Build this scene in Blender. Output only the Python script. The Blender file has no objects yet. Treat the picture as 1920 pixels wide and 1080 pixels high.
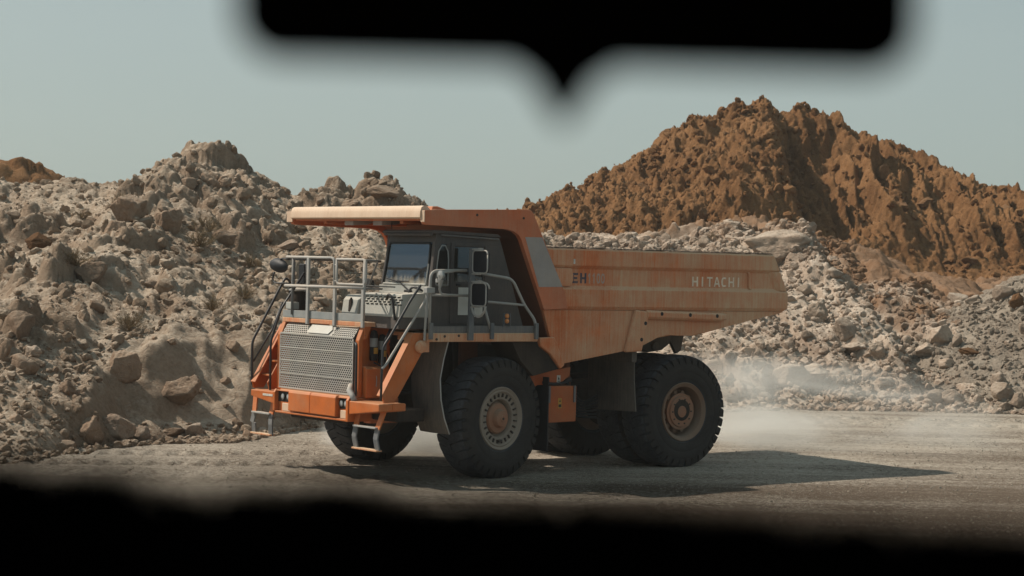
import bpy, bmesh, math, random
import numpy as np
from mathutils import Vector, Matrix, Euler, noise as mnoise

C = bpy.context.scene.collection
SC = bpy.context.scene
RAD = math.radians
random.seed(7)

# ---------------------------------------------------------------- camera, sky, sun, exposure
HC, PITCH, ROLL = 3.738, RAD(-0.641), RAD(1.44)
cam_d = bpy.data.cameras.new('camera')
cam = bpy.data.objects.new('camera', cam_d)
C.objects.link(cam)
SC.camera = cam
cam_d.sensor_width = 36.0
cam_d.lens = 36.0 * 3897.25 / 1920.0
cam_d.clip_start = 0.05
cam_d.clip_end = 6000
cam_d.dof.use_dof = True
cam_d.dof.focus_distance = 42.0
cam_d.dof.aperture_fstop = 3.2
_r = Vector((1, 0, 0)); _u = Vector((0, -math.sin(PITCH), math.cos(PITCH))); _f = Vector((0, math.cos(PITCH), math.sin(PITCH)))
_r2 = _r * math.cos(ROLL) + _u * math.sin(ROLL)
_u2 = _u * math.cos(ROLL) - _r * math.sin(ROLL)
cam.matrix_world = Matrix(((_r2.x, _u2.x, -_f.x, 0), (_r2.y, _u2.y, -_f.y, 0), (_r2.z, _u2.z, -_f.z, HC), (0, 0, 0, 1)))

SUN_DIR = Vector((-0.858, 0.255, 1.0)).normalized()      # towards the sun
SUN_EL = math.asin(SUN_DIR.z)
SUN_AZ = math.atan2(SUN_DIR.x, SUN_DIR.y)
world = bpy.data.worlds.new('World')
SC.world = world
world.use_nodes = True
wn = world.node_tree.nodes; wl = world.node_tree.links
wn.clear()
w_out = wn.new('ShaderNodeOutputWorld'); w_bg = wn.new('ShaderNodeBackground')
w_sky = wn.new('ShaderNodeTexSky'); w_sky.sky_type = 'NISHITA'; w_sky.sun_disc = False
w_sky.sun_elevation = SUN_EL; w_sky.sun_rotation = SUN_AZ
w_sky.air_density = 1.0; w_sky.dust_density = 2.0; w_sky.ozone_density = 2.0; w_sky.altitude = 200
w_mix = wn.new('ShaderNodeMix'); w_mix.data_type = 'RGBA'
w_mix.inputs[0].default_value = 0.70
w_mix.inputs[7].default_value = (3.05, 4.05, 3.95, 1)      # dusty grey air
w_bg.inputs[1].default_value = 0.093
wl.new(w_sky.outputs[0], w_mix.inputs[6]); wl.new(w_mix.outputs[2], w_bg.inputs[0]); wl.new(w_bg.outputs[0], w_out.inputs[0])

sun_d = bpy.data.lights.new('sun', 'SUN')
sun_d.energy = 4.8
sun_d.angle = RAD(0.6)
sun_d.color = (1.0, 0.885, 0.745)
sun = bpy.data.objects.new('sun', sun_d)
C.objects.link(sun)
sun.location = (-40, 40, 60)
sun.rotation_euler = SUN_DIR.to_track_quat('Z', 'Y').to_euler()

SC.view_settings.view_transform = 'Standard'
SC.view_settings.look = 'None'
SC.view_settings.exposure = 0.08
SC.view_settings.gamma = 1.0
SC.cycles.use_denoising = True
SC.cycles.max_bounces = 6
SC.cycles.diffuse_bounces = 3
SC.cycles.glossy_bounces = 3
SC.cycles.transmission_bounces = 4
SC.cycles.transparent_max_bounces = 8
SC.cycles.volume_bounces = 2
SC.cycles.volume_step_rate = 2.0

# ---------------------------------------------------------------- materials
class NT:
    def __init__(s, name):
        s.m = bpy.data.materials.new(name); s.m.use_nodes = True
        s.t = s.m.node_tree; s.n = s.t.nodes; s.l = s.t.links
        s.bsdf = s.n.get('Principled BSDF'); s.out = s.n.get('Material Output')
    def new(s, typ, **kw):
        n = s.n.new(typ)
        for k, v in kw.items(): setattr(n, k, v)
        return n
    def link(s, a, b): s.l.new(a, b)
    def noise(s, vec, scale, detail=6, rough=0.6, dist=0.0):
        n = s.new('ShaderNodeTexNoise'); n.inputs['Scale'].default_value = scale
        n.inputs['Detail'].default_value = detail; n.inputs['Roughness'].default_value = rough
        n.inputs['Distortion'].default_value = dist
        if vec is not None: s.link(vec, n.inputs['Vector'])
        return n.outputs[0]
    def voro(s, vec, scale, feature='F1', out=0):
        n = s.new('ShaderNodeTexVoronoi', feature=feature); n.inputs['Scale'].default_value = scale
        s.link(vec, n.inputs['Vector']); return n.outputs[out]
    def mapping(s, vec, scale=(1, 1, 1), rot=(0, 0, 0)):
        n = s.new('ShaderNodeMapping'); n.inputs['Scale'].default_value = scale; n.inputs['Rotation'].default_value = rot
        s.link(vec, n.inputs['Vector']); return n.outputs[0]
    def ramp(s, fac, a, b, c0=(0, 0, 0, 1), c1=(1, 1, 1, 1)):
        n = s.new('ShaderNodeValToRGB'); e = n.color_ramp.elements
        e[0].position = a; e[1].position = b; e[0].color = c0; e[1].color = c1
        s.link(fac, n.inputs[0]); return n.outputs[0]
    def math(s, op, a, b=None, clamp=False):
        n = s.new('ShaderNodeMath', operation=op); n.use_clamp = clamp
        for i, x in enumerate((a, b)):
            if x is None: continue
            if isinstance(x, (int, float)): n.inputs[i].default_value = x
            else: s.link(x, n.inputs[i])
        return n.outputs[0]
    def mix(s, fac, a, b, blend='MIX'):
        n = s.new('ShaderNodeMix', data_type='RGBA', blend_type=blend)
        for i, x in ((0, fac), (6, a), (7, b)):
            if isinstance(x, (int, float)): n.inputs[i].default_value = x
            elif isinstance(x, (tuple, list)): n.inputs[i].default_value = (*x[:3], 1)
            else: s.link(x, n.inputs[i])
        return n.outputs[2]
    def bump(s, h, strength=0.3, dist=0.02, normal=None):
        n = s.new('ShaderNodeBump'); n.inputs['Strength'].default_value = strength; n.inputs['Distance'].default_value = dist
        s.link(h, n.inputs['Height'])
        if normal is not None: s.link(normal, n.inputs['Normal'])
        return n.outputs[0]
    def done(s, col, rough=0.8, metal=0.0, normal=None, spec=0.3):
        b = s.bsdf
        if isinstance(col, (tuple, list)): b.inputs['Base Color'].default_value = (*col[:3], 1)
        else: s.link(col, b.inputs['Base Color'])
        if isinstance(rough, (int, float)): b.inputs['Roughness'].default_value = rough
        else: s.link(rough, b.inputs['Roughness'])
        b.inputs['Metallic'].default_value = metal
        b.inputs['Specular IOR Level'].default_value = spec
        if normal is not None: s.link(normal, b.inputs['Normal'])
        return s.m

def dusty(name, paint, dust, amount=0.5, streak=0.5, rough=0.6, spec=0.35, top=0.5, chips=0.0, metal=0.0, patchy=1.5, along=0.0):
    """paint under a coat of dust: cloudy patches, rain streaks, more on faces that look up, a few chips"""
    t = NT(name)
    tc = t.new('ShaderNodeTexCoord').outputs['Object']
    geo = t.new('ShaderNodeNewGeometry')
    big = t.noise(tc, 1.3, 5, 0.62)
    fine = t.noise(tc, 38, 4, 0.7)
    st = t.noise(t.mapping(tc, (22, 22, 0.9)), 1.0, 4, 0.7)
    st2 = t.noise(t.mapping(tc, (70, 70, 2.2)), 1.0, 2, 0.6)
    sep = t.new('ShaderNodeSeparateXYZ'); t.link(geo.outputs['Normal'], sep.inputs[0])
    up = t.math('MULTIPLY', t.math('MAXIMUM', sep.outputs[2], 0.0), top)
    f = t.math('ADD', t.math('MULTIPLY', t.math('SUBTRACT', big, 0.5), patchy), amount)
    if along:                                                     # more dust towards the tail
        sx = t.new('ShaderNodeSeparateXYZ'); t.link(tc, sx.inputs[0])
        f = t.math('SUBTRACT', f, t.math('MULTIPLY', t.math('SUBTRACT', sx.outputs[0], 0.6), along))
    f = t.math('ADD', f, t.math('MULTIPLY', t.math('SUBTRACT', st, 0.5), streak * 1.9))
    f = t.math('ADD', f, t.math('MULTIPLY', t.math('SUBTRACT', st2, 0.5), streak * 1.1))
    f = t.math('ADD', f, t.math('MULTIPLY', t.math('SUBTRACT', fine, 0.5), 0.45))
    f = t.math('ADD', f, up, clamp=True)
    tint = t.mix(t.ramp(t.noise(tc, 3.1, 3), 0.3, 0.7), paint, tuple(c * 0.78 for c in paint))
    col = t.mix(f, tint, dust)
    if chips:
        ch = t.ramp(t.noise(tc, 9, 8, 0.75), 0.70 - chips * 0.05, 0.73 - chips * 0.05)
        col = t.mix(ch, col, (0.09, 0.06, 0.045))
    r = t.math('ADD', t.math('MULTIPLY', f, 0.9 - rough), rough, clamp=True)
    dent = t.bump(t.noise(tc, 2.2, 3, 0.5), 0.22, 0.06)
    return t.done(col, r, metal, t.bump(fine, 0.10, 0.01, dent), spec)

def plain(name, col, rough=0.6, metal=0.0, spec=0.4, var=0.25, scale=12, bump=0.0):
    t = NT(name)
    tc = t.new('ShaderNodeTexCoord').outputs['Object']
    n = t.noise(tc, scale, 6, 0.65)
    c = t.mix(t.ramp(n, 0.3, 0.72), tuple(x * (1 - var) for x in col), tuple(min(1, x * (1 + var)) for x in col))
    return t.done(c, rough, metal, t.bump(n, bump, 0.02) if bump else None, spec)

DUST = (0.36, 0.27, 0.195)
PALE = (0.50, 0.45, 0.38)
M = {}
M['body'] = dusty('dusty_orange_body', (0.64, 0.17, 0.05), (0.60, 0.395, 0.25), 0.55, 0.7, 0.6, top=0.5, chips=0.2, patchy=1.6, along=0.09)
M['canopy'] = dusty('canopy_orange', (0.60, 0.145, 0.05), (0.50, 0.27, 0.17), 0.34, 0.3, 0.55, top=0.4)
M['lip'] = dusty('pale_dust_lip', (0.58, 0.38, 0.25), (0.66, 0.52, 0.40), 0.65, 0.5, 0.6, top=0.3)
M['orange'] = dusty('bright_orange_paint', (0.55, 0.135, 0.022), (0.42, 0.24, 0.13), 0.12, 0.25, 0.42, spec=0.5, top=0.55, chips=0.25)
M['orange_deep'] = dusty('shop_orange_box', (0.46, 0.095, 0.018), (0.32, 0.18, 0.10), 0.14, 0.25, 0.5, top=0.5, chips=0.3)
M['beam'] = dusty('deck_beam_paint', (0.62, 0.17, 0.05), (0.58, 0.42, 0.28), 0.5, 0.7, 0.6, top=0.6, chips=0.4)
M['shade_brown'] = dusty('shade_darkened_steel', (0.17, 0.055, 0.026), (0.15, 0.075, 0.045), 0.35, 0.3, 0.75, top=0.3)  # body orange with the front wall's shade put into a darker colour
M['reflect'] = dusty('grey_panel_paint', (0.34, 0.32, 0.315), (0.42, 0.35, 0.295), 0.35, 0.35, 0.7, top=0.3, chips=0.1)
M['cab'] = dusty('charcoal_cab_steel', (0.062, 0.060, 0.063), (0.14, 0.115, 0.10), 0.3, 0.4, 0.6, top=0.6)
M['cab_front'] = dusty('pale_grey_cowl', (0.40, 0.43, 0.42), (0.46, 0.42, 0.36), 0.3, 0.4, 0.6, top=0.4)
M['kick'] = dusty('grey_kick_plate', (0.27, 0.30, 0.31), (0.36, 0.33, 0.29), 0.3, 0.4, 0.65, top=0.4)
M['kick_dark'] = dusty('slate_kick_plate', (0.10, 0.115, 0.13), (0.24, 0.21, 0.185), 0.35, 0.6, 0.7, top=0.4)
M['grille'] = dusty('grille_steel', (0.40, 0.405, 0.39), (0.46, 0.42, 0.36), 0.3, 0.3, 0.55, top=0.3, metal=0.1)
M['rail'] = dusty('galvanised_rail', (0.33, 0.35, 0.36), (0.44, 0.39, 0.33), 0.25, 0.1, 0.5, top=0.5)
M['rail_dark'] = dusty('slate_post', (0.10, 0.12, 0.14), (0.30, 0.27, 0.24), 0.22, 0.4, 0.55, top=0.5)
M['rail_black'] = plain('black_rail', (0.025, 0.026, 0.03), 0.45)
M['fender'] = dusty('grey_rubber_guard', (0.085, 0.078, 0.073), (0.19, 0.155, 0.125), 0.35, 0.5, 0.85, spec=0.15, top=0.5)
M['chassis'] = dusty('dirty_chassis', (0.022, 0.019, 0.018), (0.10, 0.075, 0.058), 0.22, 0.2, 0.85, spec=0.15, top=0.35)
M['engine'] = plain('oily_engine', (0.018, 0.016, 0.016), 0.6, 0.2)
M['rubber'] = plain('black_hose', (0.018, 0.018, 0.02), 0.6)
M['rim_front'] = dusty('pale_rim', (0.30, 0.25, 0.205), (0.28, 0.225, 0.18), 0.4, 0.1, 0.6, top=0.3, chips=0.5)
M['rim_rear'] = dusty('rusty_rim', (0.24, 0.125, 0.075), (0.22, 0.165, 0.125), 0.45, 0.1, 0.75, top=0.3, chips=0.3)
M['hub'] = dusty('orange_hub', (0.40, 0.125, 0.05), (0.27, 0.185, 0.13), 0.62, 0.1, 0.6, top=0.3, chips=0.7)
M['bolt'] = plain('dark_bolt', (0.06, 0.048, 0.04), 0.6, 0.4)
M['white'] = dusty('white_sheet', (0.62, 0.64, 0.61), (0.52, 0.48, 0.42), 0.25, 0.3, 0.6)
M['sticker'] = plain('sticker_white', (0.55, 0.53, 0.48), 0.6)
M['yellow'] = plain('sticker_yellow', (0.45, 0.25, 0.04), 0.5)
M['black'] = plain('black_paint', (0.012, 0.012, 0.013), 0.5)
M['amber'] = plain('amber_lens', (0.60, 0.24, 0.08), 0.25, spec=0.6)
M['ink'] = dusty('faded_blue_ink', (0.07, 0.07, 0.10), (0.40, 0.22, 0.15), 0.15, 0.4, 0.7)
M['ink_pale'] = dusty('faded_white_ink', (0.88, 0.74, 0.58), (0.72, 0.52, 0.36), 0.12, 0.25, 0.7)
M['ink_ghost'] = dusty('worn_ghost_ink', (0.46, 0.37, 0.32), (0.58, 0.34, 0.22), 0.38, 0.6, 0.7)
M['red'] = dusty('red_orange_box', (0.40, 0.075, 0.03), (0.36, 0.2, 0.12), 0.15, 0.2, 0.5)
M['seat'] = plain('dark_cloth', (0.03, 0.03, 0.035), 0.9)
M['mirror_back'] = dusty('black_mirror_back', (0.010, 0.012, 0.018), (0.07, 0.068, 0.07), -0.08, 0.5, 0.5, top=0.4)
M['worklight'] = plain('lamp_glass', (0.27, 0.28, 0.28), 0.15, 0.0, 0.8, 0.1)

def glass_mat(name, tint, dustlow):
    t = NT(name)
    tc = t.new('ShaderNodeTexCoord').outputs['Object']
    sep = t.new('ShaderNodeSeparateXYZ'); t.link(tc, sep.inputs[0])
    gl = t.new('ShaderNodeBsdfGlossy'); gl.inputs['Roughness'].default_value = 0.06; gl.inputs['Color'].default_value = (0.50, 0.66, 0.85, 1)
    tr = t.new('ShaderNodeBsdfTransparent'); tr.inputs['Color'].default_value = (*tint, 1)
    fr = t.new('ShaderNodeFresnel'); fr.inputs['IOR'].default_value = 1.5
    fac = t.math('ADD', t.math('MULTIPLY', fr.outputs[0], .8), 0.08, clamp=True)
    m1 = t.new('ShaderNodeMixShader'); t.link(fac, m1.inputs[0]); t.link(tr.outputs[0], m1.inputs[1]); t.link(gl.outputs[0], m1.inputs[2])
    df = t.new('ShaderNodeBsdfDiffuse'); df.inputs['Color'].default_value = (0.46, 0.42, 0.35, 1)
    # caked dust along the lower edge, uneven
    lo, hi = dustlow
    h = t.math('ADD', sep.outputs[2], t.math('MULTIPLY', t.math('SUBTRACT', t.noise(t.mapping(tc, (5, 5, 1)), 1.5, 4), 0.5), 0.35))
    d = t.ramp(t.math('DIVIDE', t.math('SUBTRACT', h, lo), hi - lo), 0.0, 1.0, (0.9, 0.9, 0.9, 1), (0.05, 0.05, 0.05, 1))
    d = t.math('MULTIPLY', d, t.math('ADD', t.noise(tc, 6, 6, 0.7), 0.35), clamp=True)
    m2 = t.new('ShaderNodeMixShader'); t.link(d, m2.inputs[0]); t.link(m1.outputs[0], m2.inputs[1]); t.link(df.outputs[0], m2.inputs[2])
    t.link(m2.outputs[0], t.out.inputs['Surface'])
    return t.m
M['glass'] = glass_mat('windscreen_glass', (0.34, 0.42, 0.50), (3.34, 3.50))
M['glass_side'] = glass_mat('side_glass', (0.30, 0.30, 0.30), (3.2, 3.5))

def tyre_mat():
    t = NT('dusty_tyre_rubber')
    tc = t.new('ShaderNodeTexCoord').outputs['Object']
    n = t.noise(tc, 2.4, 6, 0.7); f = t.noise(tc, 30, 5, 0.75)
    k = t.math('ADD', t.math('MULTIPLY', t.math('SUBTRACT', n, 0.45), 1.1), t.math('MULTIPLY', t.math('SUBTRACT', f, 0.4), 0.8), clamp=True)
    sep = t.new('ShaderNodeSeparateXYZ'); t.link(tc, sep.inputs[0])
    side = t.math('GREATER_THAN', t.math('ABSOLUTE', sep.outputs[1]), 0.30)
    a = t.mix(k, (0.030, 0.033, 0.040), (0.15, 0.152, 0.160))
    b = t.mix(k, (0.030, 0.027, 0.026), (0.078, 0.068, 0.060))
    return t.done(t.mix(side, a, b), 0.85, 0, t.bump(f, 0.25, 0.01), 0.2)
M['tyre'] = tyre_mat()

def rock_mat(name, dark, mid, pale, dust, updust=0.9, rand=0.25, spill=None):
    """broken rock: mottled faces with cracks, pale powder lying on what looks up"""
    t = NT(name)
    geo = t.new('ShaderNodeNewGeometry'); p = geo.outputs['Position']
    oi = t.new('ShaderNodeObjectInfo')
    big = t.noise(p, 0.35, 4, 0.6); mid_n = t.noise(p, 1.9, 7, 0.65); fine = t.noise(p, 11, 6, 0.72)
    grit = t.noise(p, 45, 3, 0.7)
    col = t.mix(t.ramp(mid_n, 0.33, 0.68), dark, mid)
    col = t.mix(t.math('MULTIPLY', t.ramp(t.math('ADD', t.math('MULTIPLY', big, 0.55), t.math('MULTIPLY', fine, 0.5)), 0.42, 0.66), 0.85), col, pale)
    sep = t.new('ShaderNodeSeparateXYZ'); t.link(geo.outputs['Normal'], sep.inputs[0])
    up = t.ramp(sep.outputs[2], 0.60, 0.97)
    up = t.math('MULTIPLY', up, t.math('MULTIPLY', t.ramp(t.math('ADD', t.math('MULTIPLY', fine, 0.6), t.math('MULTIPLY', big, 0.45)), 0.42, 0.60), updust), clamp=True)
    col = t.mix(up, col, dust)
    if spill:                                                     # brown earth washed down from the hill behind
        sx = t.new('ShaderNodeSeparateXYZ'); t.link(p, sx.inputs[0])
        g = t.math('ADD', t.math('MULTIPLY', t.math('SUBTRACT', sx.outputs[1], 67.5), .10), t.math('MULTIPLY', t.math('SUBTRACT', sx.outputs[0], 10.5), .12))
        g = t.math('ADD', g, t.math('MULTIPLY', t.math('SUBTRACT', t.noise(p, 0.6, 6, 0.65), 0.5), 2.2))
        gm = t.math('MULTIPLY', t.ramp(g, 0.05, 0.55), t.ramp(sx.outputs[0], 0.0, 1.0) if False else t.math('LESS_THAN', sx.outputs[0], 40))
        col = t.mix(t.math('MULTIPLY', gm, 0.8), col, spill)
    hs = t.new('ShaderNodeHueSaturation'); t.link(col, hs.inputs['Color'])
    t.link(t.math('ADD', t.math('MULTIPLY', oi.outputs['Random'], rand * 2), 1.0 - rand), hs.inputs['Value'])
    cr = t.voro(t.mapping(p, (1, 1, 1.4)), 2.6, 'DISTANCE_TO_EDGE')
    crk = t.ramp(cr, 0.0, 0.07)
    h = t.math('ADD', t.math('MULTIPLY', fine, 0.55), t.math('MULTIPLY', grit, 0.22))
    h = t.math('ADD', h, t.math('MULTIPLY', crk, 0.10))
    return t.done(hs.outputs[0], 0.95, 0, t.bump(h, 0.9, 0.11), 0.1)
M['rubble'] = rock_mat('grey_tan_rubble', (0.155, 0.105, 0.070), (0.262, 0.190, 0.134), (0.35, 0.27, 0.202), (0.50, 0.42, 0.335), 1.0, rand=0.0)
M['boulder'] = rock_mat('tan_boulder_rock', (0.165, 0.109, 0.073), (0.26, 0.182, 0.127), (0.335, 0.25, 0.186), (0.46, 0.38, 0.30), 0.6, 0.2)
M['limestone'] = rock_mat('pale_limestone', (0.215, 0.156, 0.116), (0.35, 0.268, 0.205), (0.46, 0.37, 0.29), (0.56, 0.48, 0.395), 0.8, 0.18)
M['white_rubble'] = rock_mat('white_grey_rubble', (0.195, 0.138, 0.102), (0.335, 0.253, 0.192), (0.445, 0.355, 0.28), (0.56, 0.475, 0.39), 1.05, 0.0, spill=(0.20, 0.105, 0.05))
M['heap'] = rock_mat('grey_gravel_heap', (0.135, 0.105, 0.080), (0.225, 0.182, 0.142), (0.31, 0.26, 0.21), (0.38, 0.33, 0.27), 0.7, 0.0)
M['rust'] = rock_mat('rust_brown_rock', (0.088, 0.040, 0.016), (0.185, 0.089, 0.037), (0.28, 0.152, 0.070), (0.27, 0.152, 0.076), 0.5, 0.0)
M['rust_boulder'] = rock_mat('rust_boulder_rock', (0.10, 0.049, 0.023), (0.175, 0.091, 0.044), (0.235, 0.135, 0.072), (0.245, 0.148, 0.084), 0.45, 0.2)

def ground_mat():
    t = NT('gravel_road')
    geo = t.new('ShaderNodeNewGeometry'); p = geo.outputs['Position']
    lane = t.noise(t.mapping(p, (0.06, 0.55, 1), (0, 0, RAD(3))), 1.0, 5, 0.6)
    lane2 = t.noise(t.mapping(p, (0.25, 2.6, 1), (0, 0, RAD(3))), 1.0, 4, 0.65)
    blot = t.noise(p, 0.5, 6, 0.65); fine = t.noise(p, 9, 6, 0.75); grit = t.noise(p, 42, 3, 0.7)
    peb = t.voro(p, 16, 'F1'); pid = t.voro(p, 16, 'F1', 1)
    k = t.math('ADD', t.math('MULTIPLY', lane, 0.8), t.math('MULTIPLY', lane2, 0.45))
    k = t.math('ADD', k, t.math('MULTIPLY', blot, 0.45))
    sx = t.new('ShaderNodeSeparateXYZ'); t.link(p, sx.inputs[0])
    # the wheel-worn middle is powdered pale; near right mixes brown dirt with painted-in lens corner darkening
    near = t.ramp(t.math('SUBTRACT', t.math('MULTIPLY', sx.outputs[0], 0.09), t.math('MULTIPLY', t.math('SUBTRACT', sx.outputs[1], 36), 0.09)), 0.0, 1.0)
    k = t.math('SUBTRACT', k, t.math('MULTIPLY', near, 0.28))
    k = t.math('ADD', k, t.math('ADD', t.math('MULTIPLY', t.math('SUBTRACT', fine, 0.5), 1.3), t.math('MULTIPLY', t.math('SUBTRACT', grit, 0.5), 1.3)))
    col = t.mix(t.ramp(k, 0.60, 1.02), (0.130, 0.098, 0.073), (0.44, 0.39, 0.325))
    sep = t.new('ShaderNodeSeparateColor'); t.link(pid, sep.inputs[0])
    stone = t.math('MULTIPLY', t.ramp(peb, 0.22, 0.30, (1, 1, 1, 1), (0, 0, 0, 1)), t.math('GREATER_THAN', sep.outputs[0], 0.75))
    scol = t.mix(sep.outputs[1], (0.17, 0.13, 0.10), (0.44, 0.40, 0.34))
    col = t.mix(t.math('MULTIPLY', stone, 0.75), col, scol)
    h = t.math('ADD', t.math('MULTIPLY', fine, 0.5), t.math('MULTIPLY', grit, 0.25))
    h = t.math('ADD', h, t.math('MULTIPLY', stone, 0.35))
    return t.done(col, 0.95, 0, t.bump(h, 1.0, 0.08), 0.1)
M['ground'] = ground_mat()
M['gravel'] = plain('grey_gravel', (0.30, 0.26, 0.21), 0.95, 0, 0.1, 0.3, 8)
M['far_hill'] = plain('far_blue_hill', (0.16, 0.145, 0.13), 1.0, 0, 0.0, 0.2, 0.01)
M['straw'] = plain('dry_twigs', (0.20, 0.145, 0.085), 0.9, 0, 0.1, 0.3, 3)
M['trim'] = plain('shade_black_trim', (0.004, 0.004, 0.004), 0.9, 0, 0.0, 0.1)  # near-black base colour stands in for the shade inside the car
M['cloth'] = plain('shade_black_fleece', (0.0035, 0.0035, 0.004), 1.0, 0, 0.0, 0.2, 30)  # cabin shade is put into the fleece colour as well

# ---------------------------------------------------------------- mesh helpers
class MB:
    def __init__(s): s.v = []; s.f = []
    def add(s, vs, fs):
        o = len(s.v); s.v += [tuple(x) for x in vs]; s.f += [tuple(i + o for i in f) for f in fs]; return s
    def box(s, a, b):
        (x0, y0, z0), (x1, y1, z1) = a, b
        return s.add([(x0, y0, z0), (x1, y0, z0), (x1, y1, z0), (x0, y1, z0), (x0, y0, z1), (x1, y0, z1), (x1, y1, z1), (x0, y1, z1)],
                     [(3, 2, 1, 0), (4, 5, 6, 7), (0, 1, 5, 4), (1, 2, 6, 5), (2, 3, 7, 6), (3, 0, 4, 7)])
    def prism(s, pts, axis, a, b):
        """polygon of 2-D points swept along an axis: 'v' takes (u,w), 'u' takes (v,w), 'w' takes (u,v)"""
        def P(p, k): return {'v': (p[0], k, p[1]), 'u': (k, p[0], p[1]), 'w': (p[0], p[1], k)}[axis]
        n = len(pts)
        vs = [P(p, a) for p in pts] + [P(p, b) for p in pts]
        fs = [tuple(range(n))[::-1], tuple(range(n, 2 * n))] + [(i, (i + 1) % n, n + (i + 1) % n, n + i) for i in range(n)]
        return s.add(vs, fs)
    def loft(s, rings, close=True):
        n = len(rings[0]); vs = [p for r in rings for p in r]; fs = []
        for k in range(len(rings) - 1):
            for i in range(n):
                j = (i + 1) % n; fs.append((k * n + i, k * n + j, (k + 1) * n + j, (k + 1) * n + i))
        if close:
            fs.append(tuple(range(n))[::-1]); fs.append(tuple((len(rings) - 1) * n + i for i in range(n)))
        return s.add(vs, fs)
    def tube(s, pts, r, seg=8, bend=0.0):
        pts = [Vector(p) for p in pts]
        if bend:
            q = [pts[0]]
            for i in range(1, len(pts) - 1):
                a, b, c = pts[i - 1], pts[i], pts[i + 1]
                d1 = min(bend, (a - b).length * .45); d2 = min(bend, (c - b).length * .45)
                p0 = b + (a - b).normalized() * d1; p1 = b + (c - b).normalized() * d2
                for k in range(5):
                    t = k / 4; q.append(p0 * (1 - t) ** 2 + b * 2 * t * (1 - t) + p1 * t * t)
            q.append(pts[-1]); pts = q
        rings = []; n = len(pts); ref = None
        for i, p in enumerate(pts):
            d = (pts[min(i + 1, n - 1)] - pts[max(i - 1, 0)]).normalized()
            if ref is None:
                ref = Vector((0, 0, 1)) if abs(d.z) < .9 else Vector((1, 0, 0))
            x = ref - d * ref.dot(d)
            if x.length < 1e-4: x = d.orthogonal()
            x.normalize(); y = d.cross(x); ref = x
            rr = r[i] if isinstance(r, (list, tuple)) else r
            rings.append([tuple(p + x * math.cos(2 * math.pi * k / seg) * rr + y * math.sin(2 * math.pi * k / seg) * rr) for k in range(seg)])
        return s.loft(rings)
    def cyl(s, p0, p1, r, seg=20): return s.tube([p0, p1], r, seg)
    def bar(s, p0, p1, side, wid, th):
        """flat bar from p0 to p1, its width lying along 'side'"""
        p0, p1, side = Vector(p0), Vector(p1), Vector(side)
        d = (p1 - p0).normalized(); side = (side - d * side.dot(d)).normalized(); n = d.cross(side)
        r = lambda p: [tuple(p + side * a * wid / 2 + n * b * th / 2) for a, b in ((-1, -1), (1, -1), (1, 1), (-1, 1))]
        return s.loft([r(p0), r(p1)])
    def lathe(s, prof, seg=48, axis='v', c=(0, 0, 0), close=True):
        """profile of (radius, position along the axis), open"""
        rings = []
        for r, a in prof:
            ring = []
            for k in range(seg):
                t = 2 * math.pi * k / seg; x, y = r * math.cos(t), r * math.sin(t)
                ring.append((c[0] + x, c[1] + a, c[2] + y) if axis == 'v' else (c[0] + a, c[1] + x, c[2] + y) if axis == 'u' else (c[0] + x, c[1] + y, c[2] + a))
            rings.append(ring)
        return s.loft(rings, close)
    def mirror(s):
        n = len(s.v); s.add([(a, -b, c) for a, b, c in s.v], [f[::-1] for f in s.f]); return s
    def build(s, name, mat, parent=None, bevel=0.0, smooth=False, label=None, auto=None):
        me = bpy.data.meshes.new(name)
        me.from_pydata(s.v, [], s.f)
        bm = bmesh.new(); bm.from_mesh(me); bmesh.ops.recalc_face_normals(bm, faces=bm.faces)
        if auto is not None:
            for f in bm.faces: f.smooth = True
            for e in bm.edges:
                if len(e.link_faces) == 2 and e.calc_face_angle(0) > RAD(auto): e.smooth = False
        elif smooth:
            for f in bm.faces: f.smooth = True
        bm.to_mesh(me); bm.free()
        me.materials.append(M[mat] if isinstance(mat, str) else mat)
        o = bpy.data.objects.new(name, me); C.objects.link(o)
        if parent is not None: o.parent = parent
        if bevel:
            b = o.modifiers.new('bevel', 'BEVEL'); b.width = bevel; b.segments = 2; b.limit_method = 'ANGLE'; b.angle_limit = RAD(35)
        if label: o['label'] = label
        return o

def rrect(x0, x1, z0, z1, r, n=6):
    q = []
    for cx, cz, a0 in ((x1 - r, z1 - r, 0), (x0 + r, z1 - r, 90), (x0 + r, z0 + r, 180), (x1 - r, z0 + r, 270)):
        for k in range(n + 1):
            a = RAD(a0 + 90 * k / n); q.append((cx + r * math.cos(a), cz + r * math.sin(a)))
    return q

def tag(o, label=None, cat=None, group=None, kind=None):
    if label: o['label'] = label
    if cat: o['category'] = cat
    if group: o['group'] = group
    if kind: o['kind'] = kind
    return o

def empty(name, loc, rz=0.0):
    o = bpy.data.objects.new(name, None); C.objects.link(o); o.location = loc; o.rotation_euler = (0, 0, rz)
    o.empty_display_size = 0.3
    return o

def copy_tree(o, parent=None):
    c = o.copy(); C.objects.link(c)
    if parent is not None: c.parent = parent
    for ch in list(o.children): copy_tree(ch, c)
    return c

def np_mesh(name, V, F, mat, smooth=True):
    """mesh from numpy arrays; F holds triangles or quads"""
    me = bpy.data.meshes.new(name); k = F.shape[1]
    me.vertices.add(len(V)); me.vertices.foreach_set('co', V.astype(np.float32).ravel())
    me.loops.add(F.size); me.loops.foreach_set('vertex_index', F.astype(np.int32).ravel())
    me.polygons.add(len(F)); me.polygons.foreach_set('loop_start', np.arange(0, F.size, k, dtype=np.int32))
    me.polygons.foreach_set('loop_total', np.full(len(F), k, dtype=np.int32))
    me.polygons.foreach_set('use_smooth', np.full(len(F), smooth))
    me.update(calc_edges=True); me.validate()
    me.materials.append(M[mat])
    return me

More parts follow.
